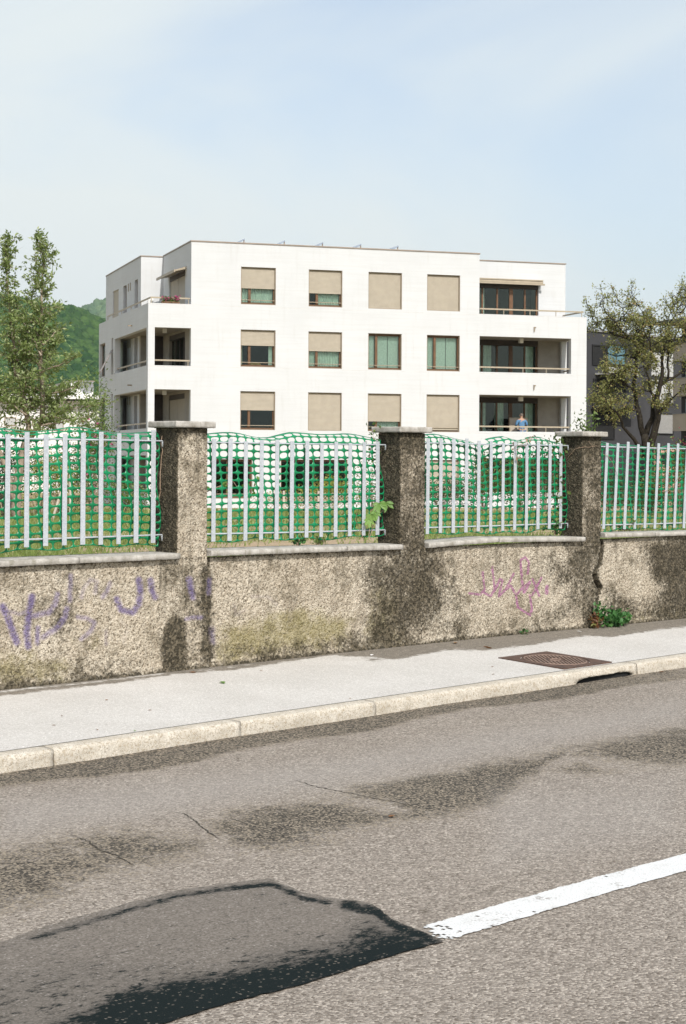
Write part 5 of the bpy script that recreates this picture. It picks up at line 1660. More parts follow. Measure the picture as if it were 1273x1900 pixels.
# ================================================================== TREES
def polyp(pts, D, dD=0.0):
    n = len(pts)
    return [at(x, y, D + dD * k / max(1, n - 1)) for k, (x, y) in enumerate(pts)]
def resample(P, step):
    Q = []
    for a, b in zip(P[:-1], P[1:]):
        n = max(1, int(np.linalg.norm(b - a) / step))
        for k in range(n): Q.append(a + (b - a) * k / n)
    Q.append(P[-1]); return Q
def wob(Q, amp, rg):
    out = [Q[0]]
    for q in Q[1:-1]: out.append(q + rg.normal(size=3) * amp)
    out.append(Q[-1]); return out

# --- left evergreen tree, two leaders
rg = np.random.default_rng(21)
DT = 36.0
tb = at(30, 962, DT); tb[2] = lawnz(tb[0], tb[1])
et = empty('evergreen_tree', tuple(tb))
tag(et, 'slender two stemmed evergreen tree in front of the wooded hill', 'tree')
EINV = Matrix.Translation(-Vector(et.location))
tr = MB()
lead = [([(30, 962), (30, 905), (38, 860), (50, 815)], (0.11, 0.085)),
        ([(50, 815), (55, 790), (49, 768), (38, 720), (33, 690), (26, 640), (18, 580), (14, 520), (13, 445)], (0.06, 0.008)),
        ([(52, 818), (66, 798), (78, 780), (80, 745), (77, 700), (76, 640), (78, 590), (78, 530), (80, 490), (70, 446)], (0.065, 0.008)),
        ([(28, 700), (27, 660), (22, 640)], (0.03, 0.012)),
        ([(28, 930), (5, 850), (-30, 770), (-45, 690), (-40, 600), (-35, 520)], (0.07, 0.01))]
stems = []
for pts, (r0, r1) in lead:
    Q = wob(resample(polyp(pts, DT), 0.18), 0.010, rg)
    rad = [r0 + (r1 - r0) * k / (len(Q) - 1) for k in range(len(Q))]
    tr.tube(Q, rad, 7); stems.append(Q)
leafP, leafD = [], []
def add_twig(p, d, L, nl, rg, wood=0.006):
    n = 5; Q = [p]; dd = d / np.linalg.norm(d)
    for k in range(n):
        dd = dd + rg.normal(size=3) * 0.22 + np.array([0, 0, 0.10]); dd /= np.linalg.norm(dd)
        Q.append(Q[-1] + dd * L / n)
    tr.tube(Q, [wood * (1 - 0.75 * k / n) for k in range(n + 1)], 4, False)
    Q = np.array(Q)
    for _ in range(nl):
        t = rg.uniform(0.12, 1.0) * n; i = min(n - 1, int(t)); f = t - i
        c = Q[i] * (1 - f) + Q[i + 1] * f
        leafP.append(c + rg.normal(size=3) * 0.022); 
        dl = (Q[min(n, i + 1)] - Q[i]); dl = dl / np.linalg.norm(dl)
        leafD.append(dl * 0.7 + rg.normal(size=3) * 0.8)
    return Q
# crown half widths (in metres) along each leader by picture row
hw_r = lambda y: np.interp(y, [428, 480, 520, 560, 610, 650, 690, 730, 765, 790], [0.12, 0.30, 0.40, 0.50, 0.62, 0.68, 0.85, 1.0, 1.25, 0.9])
hw_l = lambda y: np.interp(y, [425, 470, 520, 580, 640, 690, 730, 770, 800], [0.10, 0.20, 0.25, 0.33, 0.50, 0.65, 0.75, 0.8, 0.5])
for si, hw in ((1, hw_l), (2, hw_r), (4, hw_l)):
    Q = np.array(stems[si]); _, pyq = proj(Q)
    tot = np.linalg.norm(Q[1:] - Q[:-1], axis=1).sum()
    nb = int(tot / 0.042)
    for b in range(nb):
        t = (b + rg.uniform(0, 1)) / nb * (len(Q) - 1); i = min(len(Q) - 2, int(t)); f = t - i
        p = Q[i] * (1 - f) + Q[i + 1] * f
        y_ = proj(p[None])[1][0]
        if y_ > 806 or (y_ > 770 and rg.random() < 0.35): continue
        ang = b * 2.4 + rg.uniform(-0.5, 0.5)
        L = hw(y_) * rg.uniform(0.45, 1.12)
        rise = np.interp(y_, [430, 560, 700, 790], [1.3, 0.6, 0.18, -0.05]) + rg.normal() * 0.15
        d = np.array([math.cos(ang), math.sin(ang), rise])
        Qb = add_twig(p, d, L, int(6 + L * 30), rg, 0.006 + L * 0.008)
        for s_ in range(int(1 + L * 6.5)):
            k = rg.integers(1, 5)
            d2 = d + rg.normal(size=3) * 0.75
            add_twig(Qb[k], d2, rg.uniform(0.14, 0.36), int(rg.integers(8, 17)), rg, 0.004)
    for s_ in range(10):
        add_twig(Q[-1 - s_ % 4], np.array([rg.normal() * 0.4, rg.normal() * 0.4, 1.0]), 0.16, 10, rg, 0.004)
# the long low branches towards the right
for pts in ([(78, 775), (110, 765), (150, 757), (192, 748)], [(78, 790), (105, 785), (135, 778), (165, 772)], [(77, 735), (105, 728), (130, 722), (150, 714)], [(77, 690), (100, 680), (125, 672), (140, 660)], [(49, 770), (25, 752), (0, 745)], [(79, 640), (95, 625), (108, 612)], [(77, 660), (60, 625), (45, 600)]):
    Q = wob(resample(polyp(pts, DT - 0.3, rg.uniform(-0.6, 0.6)), 0.12), 0.012, rg)
    tr.tube(Q, [0.022 - 0.016 * k / (len(Q) - 1) for k in range(len(Q))], 5, False)
    for q in Q[1:]:
        for s_ in range(3):
            add_twig(q, np.array([rg.normal(), rg.normal(), 0.35 + rg.normal() * 0.4]), rg.uniform(0.14, 0.34), int(rg.integers(9, 18)), rg, 0.004)
o = tr.build('trunk', 'bark_pale', et, True); o.matrix_parent_inverse = EINV
lp = np.array(leafP); print('evergreen leaves', len(lp))
V, Fc, r_ = leaf_arrays(lp, 0.088, 0.42, dirs=np.array(leafD), rg=rg)
o = mesh_np('crown', V, Fc, 'leaf_ever', et, rnd=r_); o.matrix_parent_inverse = EINV

# --- right multi-stemmed spring tree
rg = np.random.default_rng(33)
DR = 98.0
def z5(pts): return [(1040 + x / 5.463, 520 + y / 5.463) for x, y in pts]
rb = at(1196, 842, DR); rb[2] = -0.72
rt = empty('spring_tree', tuple(rb))
tag(rt, 'broad many stemmed tree with sparse olive spring leaves before the charcoal building', 'tree')
RINV = Matrix.Translation(-Vector(rt.location))
tr = MB(); leafP, leafD = [], []
limbs = [([(870, 1800), (855, 1640), (850, 1560)], .36, .26, 0), ([(905, 1800), (915, 1640), (980, 1400), (990, 1180), (1030, 900), (1040, 760), (1065, 640), (1150, 600), (1245, 565)], .30, .05, -1.2),
         ([(840, 1570), (800, 1400), (770, 1200), (742, 1050), (765, 900), (780, 700), (740, 620), (690, 580)], .22, .06, 0.8), ([(765, 790), (660, 765), (560, 770), (470, 740)], .09, .03, 1.5),
         ([(755, 1130), (660, 1050), (560, 960), (440, 930)], .10, .03, -1.0), ([(868, 1560), (930, 1400), (950, 1200), (965, 1150), (1000, 1090), (1090, 1030), (1200, 950), (1300, 900)], .22, .05, 1.5),
         ([(950, 1190), (900, 1080), (890, 1000), (850, 900)], .11, .04, -.8), ([(1060, 640), (1020, 530), (1005, 430)], .07, .02, .5), ([(970, 860), (900, 640), (850, 520)], .10, .03, -1.2),
         ([(1000, 1350), (1130, 1190), (1220, 1120)], .11, .04, -.8), ([(830, 1700), (740, 1620), (640, 1480), (570, 1330), (480, 1250)], .16, .05, -1.8), ([(785, 1320), (690, 1300), (560, 1310), (440, 1290), (330, 1300)], .09, .03, 1.0),
         ([(740, 620), (770, 480), (840, 340), (770, 190)], .08, .015, .6), ([(750, 560), (860, 460), (980, 420), (1090, 400)], .07, .02, -.8), ([(1090, 1000), (1090, 700), (1100, 440), (1190, 330), (1180, 140)], .09, .015, 1.2),
         ([(690, 590), (600, 480), (520, 380), (400, 260)], .07, .015, -.8), ([(700, 600), (560, 560), (430, 500), (320, 400)], .07, .015, 1.0), ([(680, 600), (650, 420), (620, 230)], .05, .012, .4),
         ([(560, 960), (480, 1100), (400, 1130)], .05, .015, .8), ([(1200, 350), (1300, 250), (1400, 230)], .05, .012, .5), ([(1240, 566), (1340, 500), (1450, 470)], .05, .015, .4)]
ends = []
for pts, r0, r1, dD in limbs:
    Q = wob(resample(polyp(z5(pts), DR, dD), 0.35), 0.035, rg)
    tr.tube(Q, [0.8 * (r0 + (r1 - r0) * k / (len(Q) - 1)) for k in range(len(Q))], 8)
    for k, q in enumerate(Q):
        f = k / (len(Q) - 1)
        _, yy = proj(q[None])
        if yy[0] < 775 and r0 < 0.2 and f > 0.2 or (yy[0] < 690 and f > 0.5): ends.append((q, f))
def add_twig2(p, d, L, nl, lev, rg):
    n = 6; Q = [p]; dd = d / np.linalg.norm(d)
    for k in range(n):
        dd = dd + rg.normal(size=3) * 0.30; dd /= np.linalg.norm(dd)
        Q.append(Q[-1] + dd * L / n)
    tr.tube(Q, [(0.030 if lev == 0 else 0.014) * (1 - 0.7 * k / n) for k in range(n + 1)], 4, False)
    Q = np.array(Q)
    if lev == 0:
        for k in range(2, n + 1):
            for _ in range(2):
                add_twig2(Q[k], dd + rg.normal(size=3) * 0.9, rg.uniform(0.35, 0.8), nl, 1, rg)
    else:
        for _ in range(nl):
            c = Q[rg.integers(2, n + 1)] + rg.normal(size=3) * 0.09
            leafP.append(c); leafD.append(rg.normal(size=3) + np.array([0, 0, -0.1]))
for q, f in ends:
    for _ in range(1 if rg.random() < 0.5 else 2):
        d = rg.normal(size=3); d[2] = abs(d[2]) * 0.7 + 0.1
        pxq = proj(q[None])[0][0]; pyq = proj(q[None])[1][0]
        nl = int(np.interp(pyq, [560, 620, 700, 770], [6, 11, 13, 12]))
        add_twig2(q, d, rg.uniform(0.7, 1.5), nl, 0, rg)
o = tr.build('trunk', 'bark_dark', rt, True); o.matrix_parent_inverse = RINV
lp = np.array(leafP); print('spring leaves', len(lp))
V, Fc, r_ = leaf_arrays(lp, 0.14, 0.58, dirs=np.array(leafD), rg=rg)
o = mesh_np('crown', V, Fc, 'leaf_olive', rt, rnd=r_); o.matrix_parent_inverse = RINV

# ================================================================== SHRUBS AND GARDEN THINGS
def shrub(name, label, px_, D, w_, h_, n, L, mat, wid=0.5, seed=1, stems=7, base=None, flowers=0, group=None, clumps=14):
    rg = np.random.default_rng(seed)
    p = at(px_, 900, D); p[2] = lawnz(p[0], p[1]) if base is None else base
    root = empty(name, tuple(p))
    tag(root, label, 'shrub', group)
    m = MB()
    cl = []
    for k in range(clumps):
        a = rg.uniform(0, 6.28); rr_ = math.sqrt(rg.uniform(0, 1)); zc = rg.uniform(0.25, 1.0)
        prof_ = math.sqrt(max(0.05, 1 - (zc - 0.45) ** 2 / 0.42))
        c = np.array([math.cos(a) * rr_ * w_ / 2 * prof_ * 0.85, math.sin(a) * rr_ * w_ / 2 * prof_ * 0.85, zc * h_ * 0.93])
        cl.append(c)
        if k < stems + clumps // 2:
            mid = c * np.array([0.4, 0.4, 0.55]) + rg.normal(size=3) * 0.03 * w_
            m.tube([(c[0] * 0.1, c[1] * 0.1, -0.03), mid, c], [0.012 + 0.006 * h_, 0.009, 0.004], 5, False)
    P_ = []
    per_ = n // clumps
    for c in cl:
        s_ = np.array([w_, w_, h_]) * 0.13
        P_.append(c + rg.normal(size=(per_, 3)) * s_)
    P_ = np.concatenate(P_); P_ = P_[P_[:, 2] > 0.02]
    m.build('stem', 'bark_pale', root, True)
    V, Fc, r_ = leaf_arrays(P_, L, wid, rg=rg)
    mesh_np('foliage', V, Fc, mat, root, rnd=r_)
    if flowers:
        sel = P_[rg.integers(0, len(P_), flowers)] + rg.normal(size=(flowers, 3)) * 0.03
        sel = np.repeat(sel, 5, 0)
        V, Fc, r_ = leaf_arrays(sel, L * 0.9, 0.9, rg=rg)
        mesh_np('flowers', V, Fc, 'petal', root, rnd=r_)
    return root
GR = 'shrubs in the garden'
shrub('shrub', 'yellow green clipped shrub behind the left fence panel', 72, 42, 1.9, 1.5, 2600, 0.06, 'leaf_yellow', seed=1, group=GR)
shrub('shrub', 'dark leafy shrub under the evergreen tree', 12, 40, 1.7, 1.9, 2200, 0.07, 'leaf_dark', seed=2, group=GR)
shrub('shrub', 'dark dense shrub behind the diagonal stake', 112, 44, 2.0, 1.6, 2400, 0.07, 'leaf_dark', seed=3, group=GR)
shrub('rose_bush', 'tall rose bush with pink flowers left of the apartment building', 178, 47, 1.6, 2.3, 2400, 0.07, 'leaf_mid', seed=4, flowers=34, group=GR)
shrub('shrub', 'tall loose green shrub at the left corner of the apartment building', 172, 55, 1.4, 3.9, 1900, 0.10, 'leaf_mid', seed=14, group=GR, clumps=20)
shrub('shrub', 'low green shrub left of the leftmost pillar', 225, 50, 2.0, 1.0, 1700, 0.08, 'leaf_mid', seed=5, group=GR)
shrub('shrub', 'light green shrub under the wide ground floor window', 545, 72, 2.3, 1.0, 1300, 0.10, 'leaf_yellow', seed=6, group=GR)
shrub('shrub', 'green shrub with pale tips at the right end of the trellis', 622, 71, 2.2, 1.3, 1500, 0.10, 'leaf_yellow', seed=7, group=GR)
shrub('shrub', 'thin twiggy shrub beside the middle pillar', 690, 60, 1.6, 1.7, 700, 0.09, 'leaf_mid', seed=8, group=GR)
shrub('hedge', 'dark green low hedge behind the left end of the torn netting', 820, 66, 2.6, 1.25, 3000, 0.08, 'leaf_dark', seed=9, group=GR, clumps=24)
shrub('shrub', 'tall green shrub against the white wall behind the torn netting', 898, 64, 1.8, 2.2, 2300, 0.09, 'leaf_mid', seed=10, group=GR)
shrub('shrub', 'bright green shrub in front of the ground floor loggia', 965, 62, 1.8, 1.8, 2200, 0.09, 'leaf_mid', seed=11, group=GR)
shrub('shrub', 'shady green shrub left of the right pillar', 1010, 58, 1.5, 2.1, 2000, 0.09, 'leaf_dark', seed=12, group=GR)
shrub('shrub', 'dark shrub just right of the cracked pillar', 1128, 55, 1.5, 1.2, 2000, 0.08, 'leaf_dark', seed=13, group=GR)
shrub('shrub', 'climbing green shrub behind the middle of the leaning panel', 1205, 52, 1.2, 1.9, 1900, 0.08, 'leaf_mid', seed=15, group=GR)
shrub('shrub', 'tall green shrub at the right edge behind the leaning panel', 1262, 50, 1.3, 1.9, 2000, 0.08, 'leaf_mid', seed=16, group=GR)
shrub('hedge', 'low dark hedge along the far side behind the leaning panel', 1170, 62, 3.0, 1.0, 2400, 0.09, 'leaf_dark', seed=17, group=GR)
shrub('maroon_shrub', 'small maroon leaved shrub at the right edge above the netting', 1268, 60, 1.6, 2.35, 1400, 0.10, 'leaf_maroon', seed=18, group=GR)
shrub('shrub', 'light leafy shrub rising above the right pillar cap', 1083, 20.5, 0.34, 1.38, 1300, 0.055, 'leaf_mid', seed=19, group=GR, clumps=22)
shrub('shrub', 'small tuft of leaves behind the left end of the right pillar cap', 1050, 20.5, 0.2, 1.22, 300, 0.036, 'leaf_mid', seed=20, group=GR, clumps=12)
# trellis fence low in front of the building
def on_lawn(px_, D):
    p = at(px_, 900, D); p[2] = lawnz(p[0], p[1]); return p
t0, t1 = on_lawn(462, 66), on_lawn(655, 66.5)
trel = empty('trellis_fence', tuple(t0))
tag(trel, 'low diamond lattice trellis fence in front of the wide ground floor window', 'fence')
ang_t = math.atan2(t1[1] - t0[1], t1[0] - t0[0]); trel.rotation_euler = (0, 0, ang_t)
Lt = float(np.linalg.norm((t1 - t0)[:2])); ht = 0.62
m1 = None
for sgn in (1, -1):
    n = int((Lt + ht) / 0.14)
    for k in range(n):
        xa = k * 0.14 - (ht if sgn > 0 else 0) 
        xb = xa + ht
        za, zb = (0.04, 0.04 + ht) if sgn > 0 else (0.04 + ht, 0.04)
        # clip
        if xb <= 0 or xa >= Lt: continue
        s0 = max(0, -xa) / ht; s1 = 1 - max(0, xb - Lt) / ht
        p0_ = (xa + ht * s0, 0.012 * sgn, za + (zb - za) * s0); p1_ = (xa + ht * s1, 0.012 * sgn, za + (zb - za) * s1)
        m = MB(); m.tube([p0_, p1_], 0.012, 4); m.build('lattice_strip', 'timber', trel)
for k in range(4):
    part('post', 'timber', trel, (Lt * k / 3 - 0.04, Lt * k / 3 + 0.04, -0.06, 0.02 - 0.035, -0.1, ht + 0.12))
# stakes in the left garden
sp = on_lawn(94, 34)
st = MB(); top_ = at(126, 872, 34)
st.tube([sp - [0, 0, 0.1], top_], 0.026, 6)
o = st.build('garden_stake', 'timber'); tag(o, 'pale wooden stake leaning diagonally behind the left fence panel', 'stake')
sp = on_lawn(131, 34); st = MB(); st.tube([sp - [0, 0, 0.1], at(130, 880, 34)], 0.024, 6)
o = st.build('garden_stake', 'timber'); tag(o, 'upright wooden stake behind the left fence panel', 'stake')
# little dark garden box / bin
# bare twigs of a vine behind the second panel
def vine(label, P, nl, L, mat, seed, spread=0.03, name='vine', rad=0.005):
    rg = np.random.default_rng(seed)
    root = empty(name, tuple(P[0])); inv = Matrix.Translation(-Vector(root.location))
    tag(root, label, 'plant')
    Q = wob(resample([np.array(p) for p in P], 0.05), 0.006, rg)
    m = MB(); m.tube(Q, [rad * (1 - 0.6 * k / (len(Q) - 1)) for k in range(len(Q))], 5)
    for k in range(2, len(Q) - 1, 4):
        d = rg.normal(size=3); d /= np.linalg.norm(d)
        m.tube([Q[k], Q[k] + d * 0.05 + [0, 0, 0.02], Q[k] + d * 0.09], [rad * 0.5, rad * 0.4, rad * 0.2], 4, False)
    o = m.build('stem', 'twig', root, True); o.matrix_parent_inverse = inv
    if nl:
        Q = np.array(Q); c = Q[rg.integers(0, len(Q), nl)] + rg.normal(size=(nl, 3)) * spread
        V, Fc, r_ = leaf_arrays(c, L, 0.7, rg=rg)
        o = mesh_np('leaves', V, Fc, mat, root, rnd=r_); o.matrix_parent_inverse = inv
    return root
D2 = 13.4
def onx(x, y, X):
    r = ray(x, y); return r * (X / r[0]) + np.array([0, 0, H])
def nearf(pts, dy=-0.03): return [ony(x, y, FY + dy) for x, y in pts]
vine('bare grape vine with a few fresh leaves behind the second fence panel', [at(384, 912, D2 - .3), at(408, 903, D2 - .2), at(440, 905, D2), at(470, 908, D2 + .2), at(480, 890, D2 + .2)], 22, 0.055, 'leaf_fresh', 41, 0.02)
vine('dry upright vine stem rising from the coping at the leftmost pillar', [onx(291, 942, 7.625), onx(294.5, 912, 7.63), onx(299, 880, 7.63), onx(300.5, 850, 7.63), onx(301, 808, 7.628)], 0, 0.05, 'leaf_mid', 42, name='dry_vine', rad=0.005)
vine('dry thin vine arching over the left face of the right pillar', [onx(1048, 858, 12.24), onx(1056, 846, 12.235), onx(1066, 834, 12.235), ony(1080, 829, WY - 0.012), ony(1112, 829, WY - 0.012)], 0, 0.05, 'leaf_mid', 43, name='dry_vine', rad=0.003)
vine('wilted hanging vine threaded through the torn netting', nearf([(962, 868), (958, 850), (955, 830), (975, 822), (990, 812)]), 26, 0.03, 'twig', 44, 0.012, name='dry_vine', rad=0.003)
vine('leafy vine climbing the netting at the left of the right pillar', nearf([(1030, 985), (1030, 940), (1026, 890), (1024, 850), (1034, 812)], 0.05), 120, 0.045, 'leaf_mid', 45, 0.045, rad=0.004)
vine('dry bent stalk crossing the leaning fence panel', nearf([(1120, 843), (1130, 846), (1140, 868), (1148, 888)]), 0, 0.03, 'twig', 46, name='dry_vine', rad=0.003)
vine('two pale dry stalks crossing at the right end of the leaning panel', nearf([(1230, 913), (1250, 900), (1262, 885), (1274, 870)]), 0, 0.03, 'twig', 47, name='dry_vine', rad=0.003)
vine('small vine tuft over the netting left of the middle pillar', nearf([(684, 850), (690, 830), (692, 812), (690, 798)], 0.06), 46, 0.035, 'leaf_mid', 48, 0.03, rad=0.003)

# ------------------------------------------------------------------ creeper with palmate leaves at the middle pillar
def palmate(P_, out, size, rg, nleaf=5):
    """fan of leaflets hanging from P_ towards out"""
    V, Fc, off = [], [], 0
    out = np.array(out, float); out /= np.linalg.norm(out)
    side = np.cross(out, [0, 0, 1]); side /= np.linalg.norm(side)
    dn = np.array([0, 0, -1.0])
    for k in range(nleaf):
        a = R(-80 + 160 * k / (nleaf - 1)) + rg.normal() * 0.08
        d = dn * math.cos(a) * 0.8 + side * math.sin(a) + out * 0.35
        d /= np.linalg.norm(d)
        L = size * (1 - 0.28 * abs(k - (nleaf - 1) / 2) / ((nleaf - 1) / 2)) * rg.uniform(0.9, 1.1)
        sd_ = np.cross(d, out); sd_ /= np.linalg.norm(sd_) + 1e-9
        nn = np.cross(sd_, d)
        rows = [(0.0, 0.0), (0.22, 0.13), (0.5, 0.235), (0.75, 0.17), (1.0, 0.0)]
        idx = []
        for t, w_ in rows:
            c = P_ + d * L * t - nn * L * 0.12 * t * t + dn * L * 0.15 * t * t
            for s_ in (-1, 0, 1):
                V.append(c + sd_ * s_ * w_ * L + nn * (0.05 * L if s_ else 0.0)); 
        for r_ in range(4):
            for s_ in range(2):
                i = off + r_ * 3 + s_
                Fc.append((i, i + 1, i + 4, i + 3))
        off += 15
    return V, Fc
rg = np.random.default_rng(51)
cr = empty('creeper', tuple(at(690, 1000, 12.9)))
tag(cr, 'fresh green creeper with five fingered leaves at the foot of the middle pillar', 'plant')
CINV = Matrix.Translation(-Vector(cr.location))
tocam = -np.array([_s, _c, 0]) + np.array([0, 0, 0.3])
leafspec = [((704, 934), 13.0 - .55, 0.10), ((716, 932), 12.45, 0.10), ((690, 955), 12.5, 0.085), ((684, 964), 12.5, 0.08), ((697, 950), 12.45, 0.075), ((662, 952), 12.85, 0.07), ((660, 968), 12.85, 0.07), ((655, 975), 12.9, 0.05), ((680, 985), 12.8, 0.06), ((676, 992), 12.75, 0.05)]
for (xy, D_, s_) in leafspec:
    p = ony(xy[0], xy[1], FY - 0.05 if xy[0] > 680 else FY + 0.06)
    V, Fc = palmate(p, tocam + rg.normal(size=3) * 0.25, s_ * 0.85, rg)
    o = mesh_np('leaf', np.array(V), np.array(Fc), 'leaf_fresh', cr, rnd=np.full(len(V), rg.uniform(0.1, 0.9)), smooth=True); o.matrix_parent_inverse = CINV
m = MB()
for pts in ([(684, 1003), (690, 985), (694, 965), (700, 945), (706, 932)], [(684, 1003), (686, 975), (684, 960)], [(694, 965), (712, 945), (716, 932)], [(676, 1003), (668, 985), (660, 965), (662, 952)]):
    m.tube([ony(x, y, FY - 0.03) for x, y in pts], 0.003, 5, False)
o = m.build('stem', 'twig', cr, True); o.matrix_parent_inverse = CINV

# ------------------------------------------------------------------ weeds
def weed(name, label, p, w_, h_, n, L, mat, seed, wid=0.6, parts=None, cat='weed', group='weeds on and under the wall'):
    rg = np.random.default_rng(seed)
    root = empty(name, tuple(p)); tag(root, label, cat, group)
    m = MB(); tips = []
    for k in range(max(4, n // 12)):
        a = rg.uniform(0, 6.28); r_ = rg.uniform(0.2, 1)
        e_ = np.array([math.cos(a) * w_ / 2 * r_, -abs(math.sin(a)) * 0.09 * r_ if parts == 'wall' else math.sin(a) * w_ / 2 * r_, h_ * rg.uniform(0.3, 1)])
        m.tube([(0, 0, -0.01), e_ * [0.3, 0.3, 0.7], e_], [0.0025, 0.002, 0.001], 4, False); tips.append(e_)
    m.build('stem', 'twig', root, True)
    tips = np.array(tips)
    c = tips[rg.integers(0, len(tips), n)] * rg.uniform(0.45, 1.05, (n, 1)) + rg.normal(size=(n, 3)) * L * 0.45
    c[:, 2] = np.maximum(c[:, 2], 0.006)
    if parts == 'wall': c[:, 1] = np.minimum(c[:, 1], -0.012)
    V, Fc, r_ = leaf_arrays(c, L, wid, rg=rg, up=0.5)
    mesh_np('leaves', V, Fc, mat, root, rnd=r_)
    return root
def wallfoot(px_, py_, off=0.03):
    p = ony(px_, py_, WY - off); p[2] = pavez(p[0], WY - off); return p
weed('weed', 'leafy green weed spreading at the foot of the cracked pillar', wallfoot(1140, 1165, 0.05), 0.34, 0.14, 150, 0.055, 'leaf_weed', 61, parts='wall', wid=0.75)
weed('weed', 'upright green weed growing out of the wall crack', wallfoot(1112, 1165, 0.03), 0.14, 0.24, 80, 0.05, 'leaf_weed', 62, parts='wall', wid=0.7)
weed('weed', 'reddish leaved weed beside the wall crack', wallfoot(1102, 1165, 0.04), 0.15, 0.18, 80, 0.045, 'leaf_red', 63, parts='wall', wid=0.45)
weed('weed', 'tiny green seedling at the wall foot below the pink graffiti', wallfoot(967, 1176, 0.02), 0.05, 0.06, 16, 0.03, 'leaf_weed', 64, parts='wall')
def ontop(px_, py_):
    p = ony(px_, py_, FY + 0.05); p[2] = 0.897; return p
weed('weed', 'dark green weed on the coping below the second fence panel', ontop(552, 1003), 0.16, 0.085, 60, 0.035, 'leaf_weed', 65)
weed('weed', 'small sprawling weed on the coping right of the darker weed', ontop(588, 1002), 0.17, 0.06, 50, 0.03, 'leaf_mid', 66)
weed('weed', 'small weed on the coping below the leaning panel', ontop(1160, 985), 0.20, 0.10, 60, 0.035, 'leaf_mid', 67)
weed('weed', 'low weed tuft at the bottom right of the torn netting', ontop(1030, 985), 0.16, 0.16, 70, 0.045, 'leaf_weed', 68)
# fallen leaves and scraps
def scrap(label, px_, py_, L, mat, seed, name='fallen_leaf', road_=False):
    rg = np.random.default_rng(seed)
    if road_: p = onz(px_, py_, ROADZ); p[2] = roadz(p[0], p[1]) + 0.005
    else:
        z = 0.0
        for _ in range(20):
            p = onz(px_, py_, z); z = pavez(p[0], p[1])
        p[2] = z + 0.004
    root = empty(name, tuple(p), rg.uniform(0, 6.28))
    n = 6; V = []
    for k in range(n + 1):
        t = k / n; w_ = L * 0.24 * math.sin(math.pi * min(1, t * 0.95 + 0.02)) + 0.001
        z = 0.25 * L * (t - 0.5) ** 2
        V += [(t * L - L / 2, -w_, z + w_ * 0.45), (t * L - L / 2, 0, z), (t * L - L / 2, w_, z + w_ * 0.45)]
    o = mesh_np(name, np.array(V), grid_faces(n + 1, 3), mat, rnd=np.full(len(V), rg.uniform(0.2, 0.9)))
    o.location = p; o.rotation_euler = (rg.normal() * 0.1, rg.normal() * 0.1, rg.uniform(0, 6.28))
    bpy.data.objects.remove(root)
    tag(o, label, 'leaf', 'leaves and litter on the ground'); return o
scrap('green leaf lying on the pavement below the leftmost pillar', 413, 1268, 0.07, 'leaf_fresh', 71)
scrap('brown leaf in the gutter right of the drain opening', 1227, 1248, 0.06, 'dry_leaf', 72, road_=True)
scrap('orange brown leaf lying on the road in the middle of the picture', 727, 1522, 0.05, 'dry_leaf', 73, road_=True)
scrap('brown leaf in the gutter below the second kerb joint', 480, 1360, 0.05, 'dry_leaf', 74, road_=True)
scrap('curled brown leaf at the wall foot right of the leftmost pillar', 358, 1249, 0.05, 'dry_leaf', 75)
scrap('long brown leaf on the dirt strip under the pink graffiti', 845, 1194, 0.07, 'dry_leaf', 76)
scrap('rust coloured leaf near the dirt strip left of the manhole', 905, 1203, 0.08, 'dry_leaf', 77)
scrap('pale paper scrap at the wall foot left of the weeds', 1075, 1173, 0.045, 'white_paint', 78, name='paper_scrap')
scrap('pale paper scrap on the pavement below the middle pillar', 690, 1217, 0.05, 'white_paint', 79, name='paper_scrap')
for k, (x, y) in enumerate([(115, 1329), (198, 1300), (100, 1347), (278, 1319), (180, 1355), (485, 1245), (915, 1252), (914, 1238), (250, 1357), (650, 1297)]):
    lab = ['tiny brown leaf on the bare left pavement', 'tiny brown leaf on the left pavement nearest the wall', 'small brown fragment on the left pavement close to the kerb', 'tiny brown fragment on the pavement left of the green leaf', 'tiny fragment near the kerb at the left', 'thin brown twig leaf on the pavement below the second panel', 'brown fragment on the pavement left of the manhole', 'small brown fragment just above its neighbour left of the manhole', 'small green fragment near the kerb at the left', 'tiny brown fragment near the kerb in the middle'][k]
    scrap(lab, x, y, 0.022, 'dry_leaf' if k != 8 else 'leaf_fresh', 80 + k)

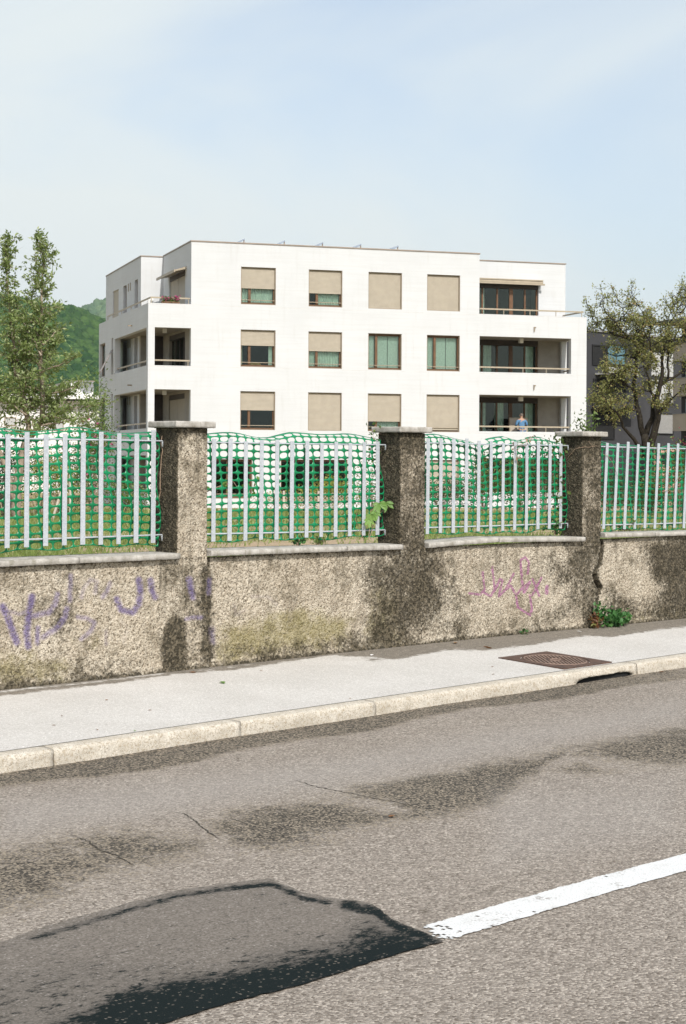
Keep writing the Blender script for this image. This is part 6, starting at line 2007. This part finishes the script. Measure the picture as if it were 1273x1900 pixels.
# ------------------------------------------------------------------ grass and ground litter behind the fence
rg = np.random.default_rng(91)
n = 90000
D = 13 + (rg.uniform(0, 1, n) ** 1.6) * 48
c_ = rg.uniform(-120, 1390, n)
lat = (c_ - CXP) / F * D
X = lat * _c + D * _s; Y = -lat * _s + D * _c
ok = (Y > WY + 0.35)
X, Y, D = X[ok], Y[ok], D[ok]
patch = np.sin(X * 0.9 + 1.3 * np.sin(Y * 0.7)) + np.sin(Y * 1.3 - X * 0.5) + rg.normal(size=len(X)) * 0.9
ok = patch > -0.1
X, Y, D, patch = X[ok], Y[ok], D[ok], patch[ok]
n = len(X)
Pg = np.stack([X, Y, zg(D) - 0.02], 1)
Lh = np.interp(D, [13, 25, 60], [0.07, 0.085, 0.13]) * rg.uniform(0.5, 1.4, n)
a = rg.uniform(0, 6.28, n)
wv = np.stack([np.cos(a), np.sin(a), a * 0], 1) * (np.interp(D, [13, 30, 60], [0.007, 0.012, 0.03]))[:, None]
lean = rg.normal(size=(n, 3)) * 0.45; lean[:, 2] = 1
tip = Pg + lean * Lh[:, None]
V = np.stack([Pg - wv, Pg + wv, tip], 1).reshape(-1, 3)
Fc = np.arange(n * 3).reshape(-1, 3)
rv = np.clip(rg.uniform(0, 0.75, n) + np.where(patch < 0.3, 0.28, 0), 0, 1)
o = mesh_np('grass', V, Fc, 'grass', rnd=np.repeat(rv, 3))
tag(o, 'patchy short grass on the lawn behind the fence', 'grass', kind='stuff')

# ------------------------------------------------------------------ the hazy air
HX = [-1500, 3300, -1200, 3500]
hb_ = MB(); hb_.box(-1500, 4200, -900, 4200, -2.6, 480)
hz = hb_.build('haze', 'black')
g = G('hazy_air')
vol = g.n('ShaderNodeVolumePrincipled', {'Color': (0.80, 0.88, 0.95, 1), 'Density': 0.00006, 'Anisotropy': 0.2})
g.t.links.new(vol.outputs[0], g.out.inputs['Volume'])
hz.data.materials.clear(); hz.data.materials.append(g.m)
tag(hz, 'thin pale summer haze filling the air towards the hills', 'haze', kind='stuff')
